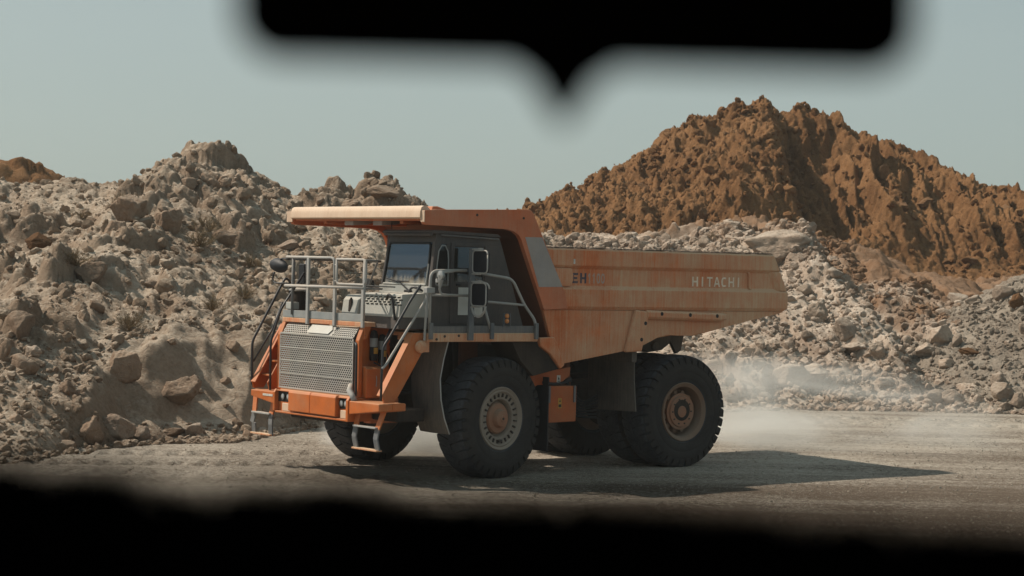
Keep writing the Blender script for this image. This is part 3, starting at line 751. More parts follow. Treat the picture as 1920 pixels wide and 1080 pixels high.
stones('rubble', 9000, offcut(pickband(-13, 0, -.035, .20, 1.6)), gb, .03, .20, 'rubble', 1, 'loose grey tan stones heaped along the foot of the left bank')
stones('rubble', 7500, offcut(pickband(-17, 1, .13, 1.02)), bank, .035, .34, 'rubble', 2, 'loose tan rubble covering the left slope', 3.4)
stones('rubble', 6000, offcut(pickband(-17, 1, -.03, 1.0)), gb, .025, .11, 'limestone', 8, 'pale stone chips strewn over the left slope')
stones('rubble', 6000, pickband(0.5, 12, .65, 1.04), bank, .06, .36, 'white_rubble', 3, 'loose white rubble along the ridge above the truck body')
stones('rubble', 13000, pickband(4, 18, -.03, .75, 1.2), gb, .04, .28, 'white_rubble', 4, 'loose pale rubble covering the right slope')
stones('rubble', 9000, lambda rs, n: (np.where(rs.rand(n) < .7, rs.uniform(0, 13, n), rs.uniform(12, 26, n)), rs.uniform(82, 103, n)), rust, .06, .45, 'rust', 5, 'loose brown stones covering the brown hill', 3.5)
stones('rubble', 9000, lambda rs, n: (rs.uniform(10.5, 19, n), rs.uniform(56, 67, n)), lambda x, y: np.where(heap(x, y) > bank(x, y), heap(x, y), -3), .03, .20, 'heap', 9, 'loose grey gravel and stones on the heap at the right edge', 3.0)
stones('gravel', 20000, lambda rs, n: (rs.uniform(-11, 15, n), 28 + 30 * rs.rand(n) ** 1.3), ground_h, .010, .040, 'gravel', 6, 'scattered gravel on the dusty road', 2.0)

# ---------------------------------------------------------------- dry shrubs
def shrub_mesh(seed):
    rs = random.Random(seed); mb = MB()
    for k in range(70):
        a = rs.uniform(0, 6.283); el = rs.uniform(.25, 1.45); L = rs.uniform(.55, 1.0)
        d = Vector((math.cos(a) * math.cos(el), math.sin(a) * math.cos(el), math.sin(el)))
        p = Vector((rs.uniform(-.08, .08), rs.uniform(-.08, .08), 0)); q = [p]
        for j in range(3):
            d = (d + Vector((rs.uniform(-.3, .3), rs.uniform(-.3, .3), rs.uniform(-.15, .25)))).normalized(); p = p + d * L / 3; q.append(p)
            if j:
                for m in range(3):
                    e = (d + Vector((rs.uniform(-1, 1), rs.uniform(-1, 1), rs.uniform(-.4, .8)))).normalized()
                    mb.tube([p, p + e * rs.uniform(.12, .28)], [.010, .004], 3)
        mb.tube(q, [.018, .014, .010, .005], 3)
    return mb
SH = [(-10.9, 58.2, .75, 'straw coloured dry bush on the skyline atop the cracked block'), (-12.6, 60.6, .45, 'thin dry bush on the skyline left of the cracked block'),
      (-10.4, 49.2, .55, 'dry bush on the left slope beside the split outcrop'), (-8.3, 56.2, .6, 'upper dry bush below the left hilltop'),
      (-8.2, 54.5, .62, 'lower dry bush below the left hilltop'), (-8.3, 45.2, .55, 'dry bush above the steep cut in the left bank'),
      (-7.0, 48.7, .5, 'left of two dry bushes beside the truck mirror'), (-6.4, 49.8, .42, 'right of two dry bushes beside the truck mirror'),
      (-6.35, 61.5, .35, 'small dry bush on the skyline left of the canopy'), (-7.0, 55.6, .45, 'dry bush behind the round truck mirror'), (6.9, 72.6, .5, 'dry bush on the white ridge above the truck body')]
for i, (x, y, s, lab) in enumerate(SH):
    o = shrub_mesh(40 + i).build('dry_shrub', 'straw'); o.scale = (s, s, s * .8)
    o.location = (x, y, float(bank(np.array([x]), np.array([y]))[0]) - .03); tag(o, lab, 'bush')

# ---------------------------------------------------------------- the dump truck, built in its own frame: x forward, y to its left, z up
truck = empty('dump_truck', (2.089, 40.727, 0), RAD(180 + 38.4212))
tag(truck, 'dusty orange quarry dump truck with a canopy over its grey cab', 'dump truck')
T = truck
def P(name, mat, mb, parent=None, bevel=0.0, **k): return mb.build(name, mat, parent if parent is not None else T, bevel, **k)

# --- dump body
def uf(w): return float(np.interp(w, [1.98, 2.47, 4.2], [3.14, 3.40, 4.03]))
def ut(w): return float(np.interp(w, [1.9, 2.95, 2.99, 3.14, 4.06], [-2.48, -2.48, -2.54, -2.67, -2.15]))
def railing(sec, inset_f=0.0, inset_t=0.0):
    mb = MB(); mb.loft([[(uf(w) - inset_f, v, w) for v, w in sec], [(ut(w) + inset_t, v, w) for v, w in sec]]); return mb
body = MB()
sec = [(1.96, 4.05), (2.06, 4.06), (2.10, 4.03), (2.10, 3.755), (2.035, 3.69), (2.035, 3.39), (2.10, 3.325), (2.10, 3.02), (2.055, 2.955), (1.96, 2.95)]
body.loft([[(uf(w), v, w) for v, w in sec], [(ut(w), v, w) for v, w in sec]])
low = [(3.57, 2.952), (3.40, 2.47), (3.14, 1.98), (1.65, 2.20), (1.26, 2.27), (1.0, 2.37), (.8, 2.45), (.56, 2.50), (.3, 2.485), (-.05, 2.485), (-1.2, 2.70), (-2.48, 2.935), (-2.5, 2.952)]
body.prism(low, 'v', 1.96, 2.045)
n0 = len(body.v)
body.mirror()
# floor, and the front wall that leans forward over the engine
body.prism([(3.16, 2.0), (1.4, 2.25), (.6, 2.49), (-.2, 2.48), (-2.5, 2.94), (-2.5, 3.02), (-.2, 2.58), (1.4, 2.36), (3.12, 2.12)], 'v', -1.955, 1.955)
B = P('dump_body', 'body', body, bevel=.012)
P('front_wall', 'shade_brown', MB().prism([(3.165, 1.99), (3.42, 2.47), (4.05, 4.2), (4.14, 4.34), (4.30, 4.43), (4.30, 4.50), (4.08, 4.40), (3.96, 4.22), (3.33, 2.5), (3.08, 2.02)], 'v', -1.99, 1.99), B, .01)
for s in (1, -1):
    P('side_divider', 'body', MB().prism([(3.62, 3.70), (2.98, 3.70), (2.93, 3.60), (2.93, 3.48), (2.98, 3.38), (3.50, 3.38)], 'v', s * 2.03, s * 2.095), B, .01)
    x = MB().prism([(-1.475, 3.705), (-1.53, 3.705), (-1.565, 3.64), (-1.565, 3.44), (-1.59, 3.375), (-1.53, 3.375), (-1.51, 3.44), (-1.51, 3.64)], 'v', s * 2.03, s * 2.075)
    P('side_divider', 'body', x, B, .01)
    x = MB().loft([[(-2.04, s * 2.034, 3.72), (-2.19, s * 2.098, 3.72), (-2.34, s * 2.098, 3.72), (-2.34, s * 2.034, 3.72)], [(-2.24, s * 2.034, 3.36), (-2.37, s * 2.098, 3.36), (-2.53, s * 2.098, 3.36), (-2.53, s * 2.034, 3.36)]])
    P('tail_post', 'body', x, B, .008)
    P('side_rib', 'body', MB().prism([(1.43, 2.965), (1.095, 2.935), (1.265, 2.20), (1.66, 2.185)], 'v', s * 2.04, s * 2.14), B, .03)
    duct = MB().loft([[(u, s * v, w + (1.26 - u) * -.024) for v, w in ((2.04, 2.965), (2.115, 2.965), (2.155, 2.93), (2.155, 2.845), (2.115, 2.80), (2.04, 2.79))] for u in (1.16, -.72)] + [[(-.95, s * v, w + 2.1 * -.024) for v, w in ((2.04, 2.955), (2.06, 2.955), (2.07, 2.93), (2.07, 2.875), (2.06, 2.85), (2.04, 2.84))]])
    d = P('side_duct', 'body', duct, B, .012)
    for u, w, v in ((.81, 2.895, 2.157), (.09, 2.878, 2.157), (-.61, 2.862, 2.157)):
        P('duct_hole', 'black', MB().cyl((u, s * (v - .02), w), (u, s * (v + .002), w), .036, 14), B)
    for u, w in ((1.20, 2.72), (1.29, 2.42)):
        P('duct_hole', 'black', MB().cyl((u, s * 2.13, w), (u, s * 2.143, w), .036, 14), B)
P('top_cap', 'chassis', MB().loft([[(3.9, 1.97, 4.064), (3.9, 2.075, 4.064), (3.9, 2.075, 4.078), (3.9, 1.97, 4.078)], [(.3, 1.97, 4.066), (.3, 2.075, 4.066), (.3, 2.075, 4.076), (.3, 1.97, 4.076)], [(-.1, 1.97, 4.062), (-.1, 2.07, 4.062), (-.1, 2.07, 4.07), (-.1, 1.97, 4.07)], [(-2.13, 1.97, 4.066), (-2.13, 2.075, 4.066), (-2.13, 2.075, 4.082), (-2.13, 1.97, 4.082)]]), B)
# powder and stones left along the rim
rs = random.Random(5); x = MB()
for k in range(150):
    u = rs.uniform(-2.0, 3.3); r = rs.uniform(.008, .026); c = Vector((u, rs.uniform(1.99, 2.06), 4.08)); n = len(x.v)
    x.add([c + Vector((r * 1.6, 0, 0)), c + Vector((0, r, 0)), c - Vector((r * 1.6, 0, 0)), c - Vector((0, r, 0)), c + Vector((0, 0, r * 1.2))], [(0, 1, 4), (1, 2, 4), (2, 3, 4), (3, 0, 4), (3, 2, 1, 0)])
tag(P('spilled_stones', 'limestone', x, B), kind='stuff')

# --- canopy over the cab
can = MB().prism([(4.16, 4.44), (4.7, 4.47), (6.22, 4.45), (6.24, 4.53), (6.2, 4.60), (4.0, 4.70), (3.92, 4.64)], 'v', -2.005, 2.005)
K = P('canopy', 'canopy', can, B, .012)
lip = MB().loft([[(u, v, w) for u, w in ((6.20, 4.475), (6.29, 4.485), (6.315, 4.505), (6.31, 4.60), (6.285, 4.675), (6.24, 4.70), (6.18, 4.705), (6.10, 4.64), (6.10, 4.52))] for v in (-2.03, 2.04)])
P('canopy_lip', 'lip', lip, B, auto=50)
fas = [(6.27, 4.42), (6.27, 4.625), (6.0, 4.645), (4.05, 4.715), (3.95, 4.70), (3.89, 4.64), (3.13, 3.26), (3.05, 2.98), (3.60, 2.95), (4.16, 4.18), (4.22, 4.26), (4.33, 4.32), (4.50, 4.355), (6.18, 4.378), (6.25, 4.39)]
for s in (1, -1):
    f = P('side_fascia', 'canopy', MB().prism(fas, 'v', s * 2.008, s * 2.112), B, .008)
    P('grey_panel', 'reflect', MB().prism([(4.075, 4.23), (3.69, 4.235), (3.19, 3.365), (3.735, 3.355)], 'v', s * 2.10, s * 2.115), B)
    fl = MB().box((6.272, s * 2.02 if s > 0 else -2.21, 4.425), (6.285, 2.13 if s > 0 else -2.02, 4.62))
    P('fascia_flange', 'lip', fl, B, .004)
    for u, w in ((5.15, 4.58), (4.12, 4.56)): P('fascia_bolt', 'bolt', MB().cyl((u, s * 2.10, w), (u, s * 2.122, w), .022, 10), B)
P('canopy_hump', 'canopy', MB().prism([(6.05, 4.60), (6.02, 4.70), (5.92, 4.705), (5.72, 4.655), (5.72, 4.60)], 'v', 1.6, 2.0), B, .01)
for v in (-.55, .35):
    P('canopy_gusset', 'reflect', MB().prism([(6.11, 4.46), (6.11, 4.37), (5.8, 4.39), (5.6, 4.455)], 'v', v, v + .28), B, .01)
for v in (-1.2, 1.2): P('canopy_rib', 'canopy', MB().box((4.3, v - .05, 4.40), (6.1, v + .05, 4.46)), B, .01)

# --- lettering on the body side
def glyph(ch, k):
    """outlines of one block letter in a unit cell, stroke k of the width; pieces butt, never overlap"""
    h = k * .72
    if ch == 'H': return [[(0, 0), (k, 0), (k, .5 - h / 2), (1 - k, .5 - h / 2), (1 - k, 0), (1, 0), (1, 1), (1 - k, 1), (1 - k, .5 + h / 2), (k, .5 + h / 2), (k, 1), (0, 1)]]
    if ch == 'I': return [[(.5 - k / 2, 0), (.5 + k / 2, 0), (.5 + k / 2, 1), (.5 - k / 2, 1)]]
    if ch == 'T': return [[(.5 - k / 2, 0), (.5 + k / 2, 0), (.5 + k / 2, 1 - h), (1, 1 - h), (1, 1), (0, 1), (0, 1 - h), (.5 - k / 2, 1 - h)]]
    if ch == 'E': return [[(0, 0), (.95, 0), (.95, h), (k, h), (k, .5 - h / 2), (.85, .5 - h / 2), (.85, .5 + h / 2), (k, .5 + h / 2), (k, 1 - h), (.95, 1 - h), (.95, 1), (0, 1)]]
    if ch == 'A': return [[(-.06, 0), (k - .06, 0), (.5, 1 - h * .9), (.5, 1), (.5 - k * .55, 1)], [(1.06, 0), (.5 + k * .55, 1), (.5, 1), (.5, 1 - h * .9), (1.06 - k, 0)], [(.27, .22), (.73, .22), (.73 - .07, .22 + h), (.27 + .07, .22 + h)]]
    if ch == '1': return [[(.4, 0), (.4 + k, 0), (.4 + k, 1), (.45, 1), (.1, .78), (.1, .78 - h), (.4, .80)]]
    q = []
    a0, a1, n = (50, 310, 14) if ch == 'C' else (0, 360, 18)
    def pt(a, r): c, s_ = math.cos(RAD(a)), math.sin(RAD(a)); return (.5 + r * abs(c) ** .75 * (1 if c > 0 else -1), .5 + (r + (.0 if r == .5 else (k - h) * 1.0)) * abs(s_) ** .75 * (1 if s_ > 0 else -1))
    for i in range(n):
        a, b = a0 + (a1 - a0) * i / n, a0 + (a1 - a0) * (i + 1) / n
        q.append([pt(a, .5), pt(b, .5), pt(b, .5 - k), pt(a, .5 - k)])
    return q
def lettering(text, u0, u1, w0, h, mat, k=.26, v=2.0355):
    n = len(text); adv = (u1 - u0) / (n - .22); out = []
    wd = {'I': .78, '1': .9}
    for i, ch in enumerate(text):
        a = u0 + adv * i; x = MB()
        for poly in glyph(ch, k):
            pts = [(a + p * adv * .78, w0 + q * h) for p, q in poly]; m = len(pts)
            x.add([(p, v + .003, q) for p, q in pts], [tuple(range(m))])
        P('letter', mat, x, B)
lettering('HITACHI', -.045, -1.335, 3.415, .185, 'ink_pale', .24)
lettering('EH', 2.915, 2.575, 3.435, .185, 'ink', .30)
lettering('1100', 2.545, 2.14, 3.435, .185, 'ink_ghost', .26)
P('sticker', 'sticker', MB().box((2.90, 2.10, 3.78), (2.94, 2.104, 3.87)), B)

# --- decks
D = P('deck', 'beam', MB().box((3.80, 2.12, 2.395), (6.20, 2.20, 2.545)).box((3.80, -2.20, 2.395), (6.20, -2.12, 2.545)).box((3.80, .95, 2.47), (6.20, 2.118, 2.54)).box((3.80, -2.118, 2.47), (6.20, -.6, 2.54)).box((6.12, 1.3, 2.40), (6.198, 2.118, 2.468)), bevel=.012)
for u, w in ((6.02, 2.44), (5.55, 2.50), (5.85, 2.49)): P('deck_bolt', 'bolt', MB().cyl((u, 2.19, w), (u, 2.212, w), .022, 10), D)
P('front_deck', 'beam', MB().box((6.19, -1.27, 2.615), (6.915, 1.30, 2.695)), D, .01)
P('kick_plate', 'kick', MB().box((6.895, -1.27, 2.70), (6.912, 1.28, 2.83)), D, .004)
P('kick_plate', 'kick', MB().box((6.2, -1.28, 2.70), (6.89, -1.262, 2.82)), D, .004)
P('kick_plate', 'kick', MB().box((6.13, -2.16, 2.55), (6.16, -1.29, 2.66)), D, .004)
P('kick_plate', 'kick_dark', MB().box((5.32, 2.168, 2.548), (6.12, 2.184, 2.66)), D, .004)
P('kick_plate', 'kick_dark', MB().box((3.83, 2.168, 2.548), (5.28, 2.184, 2.67)), D, .004)
P('kick_plate', 'kick_dark', MB().box((3.81, -2.184, 2.548), (6.1, -2.168, 2.66)), D, .004)
P('cowl_base', 'cab', MB().box((5.95, .28, 2.60), (6.66, 1.98, 2.798)), D, .01)

# --- cab
cab_side = [(5.93, 4.235), (4.56, 4.20), (3.97, 2.62), (6.02, 2.62), (6.02, 3.26), (6.0, 3.36)]
cab = MB()
cab.prism([(6.02, 2.62), (6.02, 3.33), (5.995, 3.33), (5.995, 2.62)], 'v', .50, 1.975)       # front below the glass
cab.prism([(5.955, 4.085), (5.93, 4.235), (5.905, 4.235), (5.93, 4.085)], 'v', .62, 1.975)     # header
for a, b, a2, b2 in ((.50, .56, .60, .645), (1.90, 1.975, 1.93, 1.975)):                       # front corner posts
    cab.loft([[(6.02, a, 3.33), (6.02, b, 3.33), (5.96, b, 3.33), (5.96, a, 3.33)], [(5.955, a2, 4.085), (5.955, b2, 4.085), (5.89, b2, 4.085), (5.89, a2, 4.085)]])
# near side wall with the openings left free
def wall(pts, v0=1.955, v1=2.0): cab.prism(pts, 'v', v0, v1)
wall([(6.018, 2.622), (6.018, 3.33), (5.64, 3.33), (5.64, 2.622)])
wall([(5.64, 2.622), (5.64, 4.06), (5.53, 4.06), (5.53, 2.622)])
wall([(5.53, 2.622), (5.53, 3.42), (4.90, 3.42), (4.90, 2.622)])
wall([(5.53, 4.02), (5.53, 4.06), (4.90, 4.06), (4.90, 4.02)])
wall([(4.90, 2.622), (4.90, 4.06), (4.50, 4.06), (3.97, 2.622)])
wall([(5.955, 4.06), (5.93, 4.234), (4.56, 4.20), (4.50, 4.06)])
wall([(5.955, 4.06), (6.018, 3.33), (5.925, 3.33), (5.91, 3.7), (5.88, 3.95), (5.82, 4.06)])
wall([(5.71, 4.06), (5.66, 3.95), (5.64, 3.8), (5.64, 4.06)])
cab.prism(cab_side, 'v', .56, .60)                                                              # far wall
cab.prism([(4.56, 4.20), (3.97, 2.62), (4.02, 2.62), (4.61, 4.20)], 'v', .60, 1.955)            # back wall
cab.box((4.05, .60, 2.60), (5.99, 1.955, 2.64))
Cb = P('cab', 'cab', cab, bevel=.006)
P('cab_roof', 'cab', MB().prism([(6.03, 4.238), (6.04, 4.275), (5.98, 4.30), (4.6, 4.262), (4.53, 4.205)], 'v', .54, 2.03), Cb, .012)
P('sun_visor', 'cab', MB().prism([(6.06, 4.195), (6.075, 4.232), (6.02, 4.237), (6.02, 4.2)], 'v', .64, 2.02), Cb, .006)
P('roof_gutter', 'kick_dark', MB().tube([(5.85, 2.03, 4.215), (4.6, 2.03, 4.175)], .016, 6), Cb)
ws = MB(); ws.loft([[(6.026, .565, 3.335), (6.026, 1.895, 3.335), (6.016, 1.895, 3.335), (6.016, .565, 3.335)], [(5.962, .65, 4.08), (5.962, 1.928, 4.08), (5.952, 1.928, 4.08), (5.952, .65, 4.08)]])
P('windscreen', 'glass', ws, Cb)
gk = [(6.034, .60, 3.36), (6.034, 1.87, 3.36), (5.972, 1.90, 4.07), (5.972, .685, 4.07)]
P('windscreen_seal', 'cab_front', MB().tube([gk[0], gk[1]], .016, 6).tube([gk[1], (6.0, 1.895, 3.72)], .013, 6), Cb)
P('windscreen_seal', 'rubber', MB().tube([(6.0, 1.895, 3.72), gk[2], gk[3], gk[0]], .018, 6, .06), Cb)
P('cab_front_panel', 'cab_front', MB().prism([(6.024, 3.20), (6.036, 3.20), (6.04, 3.335), (6.026, 3.335)], 'v', .49, 1.97), Cb, .004)
P('side_window', 'glass_side', MB().prism([(5.925, 3.33), (5.91, 3.7), (5.88, 3.95), (5.82, 4.06), (5.71, 4.06), (5.66, 3.95), (5.64, 3.8), (5.64, 3.33)], 'v', 1.972, 1.980), Cb)
P('window_seal', 'kick', MB().tube([(5.915, 2.003, 3.36), (5.90, 2.003, 3.7), (5.87, 2.003, 3.94), (5.81, 2.003, 4.035), (5.73, 2.003, 4.035), (5.675, 2.003, 3.94), (5.66, 2.003, 3.8), (5.66, 2.003, 3.36), (5.915, 2.003, 3.36)], .012, 6), Cb)
door = P('cab_door', 'cab', MB().prism([(5.615, 2.70), (5.615, 4.09), (5.545, 4.09), (5.545, 2.70)], 'v', 2.002, 2.022).prism([(5.545, 2.70), (5.545, 3.40), (4.88, 3.40), (4.88, 2.70)], 'v', 2.002, 2.018).prism([(5.545, 4.035), (5.545, 4.09), (4.88, 4.09), (4.88, 4.035)], 'v', 2.002, 2.018).prism([(4.88, 2.70), (4.88, 4.09), (4.80, 4.09), (4.80, 2.70)], 'v', 2.002, 2.02), Cb, .005)
P('door_window', 'glass_side', MB().prism([(5.53, 3.42), (5.53, 4.02), (4.90, 4.02), (4.90, 3.42)], 'v', 1.975, 1.983), Cb)
P('window_bar', 'rubber', MB().box((4.90, 1.984, 3.62), (5.53, 1.998, 3.66)), Cb)
P('door_handle', 'rubber', MB().box((5.50, 2.02, 3.35), (5.42, 2.05, 3.385)), Cb, .006)
P('door_sign', 'white', MB().box((5.24, 2.025, 2.85), (5.45, 2.032, 3.325)), Cb)
P('door_sign', 'white', MB().box((4.92, 2.025, 2.82), (5.18, 2.032, 2.99)), Cb)
# inside: seat, steering wheel and column, a blind behind the glass
P('seat', 'seat', MB().box((4.75, 1.05, 3.0), (5.25, 1.55, 3.15)).prism([(4.75, 3.1), (4.9, 3.1), (4.78, 3.86), (4.66, 3.86)], 'v', 1.07, 1.53).prism([(4.76, 3.88), (4.67, 3.88), (4.64, 4.05), (4.73, 4.05)], 'v', 1.18, 1.42), Cb, .03)
P('steering_wheel', 'black', MB().tube([(5.62 + .09 * math.sin(a), 1.3 + .23 * math.cos(a), 3.47 + .21 * math.sin(a)) for a in np.linspace(0, 6.283, 25)], .017, 6).tube([(5.62, 1.3, 3.47), (5.8, 1.3, 3.1)], .03, 8), Cb)
P('instrument_panel', 'black', MB().prism([(5.98, 3.0), (5.98, 3.33), (5.85, 3.42), (5.70, 3.38), (5.75, 3.0)], 'v', .62, 1.93), Cb, .02)
P('cab_post', 'seat', MB().box((4.7, .75, 2.7), (4.78, .85, 4.15)).box((5.3, .605, 2.7), (5.42, .64, 4.15)), Cb)
P('wiper', 'rubber', MB().tube([(6.05, 1.40, 3.25), (6.05, 1.07, 3.42)], .014, 6).tube([(6.05, .70, 3.45), (6.052, 1.05, 3.40), (6.05, 1.40, 3.41)], [.008, .018, .008], 6), Cb)
P('wiper_motor', 'rubber', MB().box((6.03, 1.32, 3.15), (6.10, 1.48, 3.26)), Cb, .01)
P('antenna', 'rubber', MB().tube([(5.9, .64, 4.25), (5.9, .62, 4.5)], .008, 5), Cb)
# the louvred cowl in front of the cab
cw = P('cowl', 'cab_front', MB().prism([(6.04, 2.80), (6.66, 2.80), (6.64, 3.0), (6.60, 3.19), (6.04, 3.22)], 'v', .80, 1.99).prism([(6.05, 2.80), (6.70, 2.80), (6.66, 3.06), (6.58, 3.15), (6.05, 3.17)], 'v', .30, .785), bevel=.012)
lv = MB()
for r in range(4):
    for k in range(8):
        v = .92 + k * .135 + (r % 2) * .05; w = 3.155 - r * .042; u = 6.614 + r * .008
        lv.prism([(u - .03, w + .012), (u + .022, w - .004), (u - .03, w - .012)], 'v', v, v + .085)
P('louvre', 'cab_front', lv, cw)
ls = MB()
for r in range(4):
    for k in range(8):
        v = .92 + k * .135 + (r % 2) * .05; w = 3.139 - r * .042; u = 6.614 + r * .008
        ls.box((u - .03, v + .005, w - .012), (u + .004, v + .08, w + .002))
P('louvre_slot', 'black', ls, cw)
P('cowl_slot', 'chassis', MB().prism([(.52, 3.05), (.50, 2.86), (.56, 2.84), (.60, 3.02), (.57, 3.10)], 'u', 6.66, 6.692), cw)
P('cowl_cap', 'chassis', MB().box((6.3, .45, 3.165), (6.5, .7, 3.20)), cw, .01)
P('hose', 'rubber', MB().tube([(6.66, 1.62, 3.10), (6.72, 1.75, 3.2), (6.70, 1.85, 3.12), (6.68, 1.9, 2.75)], .022, 8, .08), cw)

# --- things on the far deck
P('air_cleaner', 'chassis', MB().lathe([(0, 0), (.17, 0), (.175, .03), (.175, .42), (.15, .45), (0, .46)], 20, 'w', (6.3, -1.70, 2.70)), bevel=0, auto=40)
P('cleaner_lid', 'rail', MB().lathe([(0, 0), (.19, 0), (.19, .025), (.1, .05), (0, .055)], 20, 'w', (6.3, -1.70, 3.165)), auto=40)
P('control_box', 'cab_front', MB().box((6.70, -1.26, 2.84), (6.86, -1.06, 2.97)), bevel=.01)
P('extinguisher_box', 'red', MB().box((6.05, -.30, 2.72), (6.2, -.02, 3.03)), bevel=.012)
P('deck_floor', 'chassis', MB().box((6.2, -1.25, 2.70), (6.85, .27, 2.706)))

# --- hood, grille and radiator
hood = MB()
hood.prism([(6.86, 2.40), (6.86, 2.615), (6.80, 2.695), (5.90, 2.695), (5.90, 2.62), (6.72, 2.62), (6.80, 2.40)], 'v', 1.22, 1.27)    # top beam and shoulder, near
hood.prism([(6.955, 1.40), (6.955, 2.38), (6.84, 2.66), (6.78, 2.66), (6.87, 2.36), (6.87, 1.40)], 'v', 1.13, 1.25)        # near post
hood.prism([(6.955, 1.40), (6.955, 2.38), (6.84, 2.66), (6.6, 2.66), (6.6, 1.40)], 'v', -1.36, -1.24)                     # far post
hood.prism([(6.83, 1.40), (6.83, 2.60), (6.20, 2.60), (6.20, 1.40)], 'v', 1.06, 1.10)                                           # near side panel
hood.prism([(6.83, 1.40), (6.83, 2.60), (5.9, 2.60), (5.9, 1.40)], 'v', -1.3, -1.262)
hood.box((6.84, -1.24, 1.385), (6.95, 1.13, 1.42))
P('hood', 'orange', hood, bevel=.012)
hd = P('service_box', 'orange', MB().prism([(1.13, 1.40), (1.36, 1.40), (1.36, 1.90), (1.30, 1.93), (1.13, 1.93)], 'u', 6.47, 6.86), bevel=.012)
P('box_handle', 'rail', MB().tube([(6.66, 1.366, 1.78), (6.66, 1.38, 1.70), (6.66, 1.366, 1.60)], .008, 6), hd)
for u, w0, w1 in ((6.60, 2.03, 2.56), (6.42, 1.98, 2.49)):
    f = P('oil_filter', 'engine', MB().lathe([(0, 0), (.066, 0), (.072, .04), (.072, w1 - w0 - .1), (.05, w1 - w0 - .02), (0, w1 - w0)], 16, 'w', (u, 1.18, w0)), auto=40)
    P('filter_band', 'kick', MB().lathe([(.0735, 0), (.0735, .15)], 16, 'w', (u, 1.18, w0 + .24), close=False), f)
    P('filter_label', 'yellow', MB().box((u - .035, 1.235, w0 + .12), (u + .04, 1.257, w0 + .225)), f, .004)
P('hose', 'rubber', MB().tube([(6.62, 1.22, 2.0), (6.5, 1.26, 1.94), (6.4, 1.22, 1.96), (6.2, 1.0, 2.1)], .014, 6, .05))
# perforated steel: real holes, punched row by row
def perforated(name, mat, v0, v1, w0, w1, u_of_w, rows, pitch, skip=None, parent=None):
    x = MB(); nb = int((v1 - v0) / pitch)
    rh = (w1 - w0) / rows; cw_ = (v1 - v0) / nb; ang = [k * math.pi / 3 for k in range(6)]
    for r in range(rows):
        wc = w0 + rh * (r + .5); sh = .5 * cw_ * (r % 2)
        for k in range(nb):
            vc = v0 + cw_ * (k + .5) + (sh - .25 * cw_)
            a, b = (v0 if k == 0 else vc - cw_ / 2), (v1 if k == nb - 1 else vc + cw_ / 2)
            lo, hi = wc - rh / 2, wc + rh / 2
            if skip and skip(vc, wc): x.add([(u_of_w(lo), a, lo), (u_of_w(lo), b, lo), (u_of_w(hi), b, hi), (u_of_w(hi), a, hi)], [(0, 1, 2, 3)]); continue
            rv, rw = cw_ * .40, rh * .43
            hx = [(vc + rv * math.cos(t), wc + rw * math.sin(t)) for t in ang]
            pts = [(b, wc), (b, hi), (a, hi), (a, wc), (a, lo), (b, lo)] + hx
            x.add([(u_of_w(q), p, q) for p, q in pts], [(0, 1, 7, 6), (1, 2, 8, 7), (2, 3, 9, 8), (3, 4, 10, 9), (4, 5, 11, 10), (5, 0, 6, 11)])
    return P(name, mat, x, parent)
GR = perforated('grille', 'grille', -1.20, 1.10, 1.455, 2.40, lambda w: 6.985, 25, .060)
perforated('upper_grille', 'grille', -1.14, 1.12, 2.43, 2.60, lambda w: 6.985 - (w - 2.42) * .62, 5, .060, lambda v, w: abs(v - .03) < .42, GR)
P('grille_seam', 'grille', MB().box((6.98, -1.21, 2.398), (6.992, 1.11, 2.43)).box((6.986, -1.2, 2.155), (6.994, 1.1, 2.170)).box((6.986, -1.2, 1.925), (6.994, 1.1, 1.940)).box((6.986, -1.2, 1.69), (6.994, 1.1, 1.705)).box((6.98, -1.23, 1.43), (6.99, 1.13, 1.455)).box((6.98, -1.225, 1.455), (6.99, -1.20, 2.40)).box((6.98, 1.10, 1.455), (6.99, 1.125, 2.40)), GR, .003)
P('grille_plate', 'white', MB().loft([[(6.96 + .012 - (w - 2.46) * .62, v, w) for v, w in ((-.36, 2.47), (-.30, 2.595), (.34, 2.595), (.40, 2.53), (.33, 2.455), (-.30, 2.455))], [(6.972 + .012 - (w - 2.46) * .62, v, w) for v, w in ((-.36, 2.47), (-.30, 2.595), (.34, 2.595), (.40, 2.53), (.33, 2.455), (-.30, 2.455))]]), GR)
P('radiator', 'engine', MB().box((6.62, -1.18, 1.42), (6.80, 1.07, 2.56)))
P('engine', 'engine', MB().box((4.9, -.62, 1.25), (6.35, .62, 2.30)).box((5.2, -.95, 1.5), (6.1, .9, 2.0)).cyl((5.6, .8, 2.2), (5.6, .8, 2.45), .15).cyl((5.2, .7, 1.8), (6.2, .85, 1.75), .09).box((5.95, .7, 1.45), (6.3, 1.05, 2.5)), bevel=.02)
x = MB(); rs = random.Random(3)
for k in range(9):
    a = Vector((rs.uniform(5.4, 6.3), rs.uniform(.95, 1.15), rs.uniform(1.5, 2.4))); b = Vector((rs.uniform(5.4, 6.3), rs.uniform(.95, 1.15), rs.uniform(1.4, 2.5)))
    x.tube([a, (a + b) / 2 + Vector((0, .12, rs.uniform(-.2, .1))), b], .014, 6, .1)
P('engine_hose', 'rubber', x)

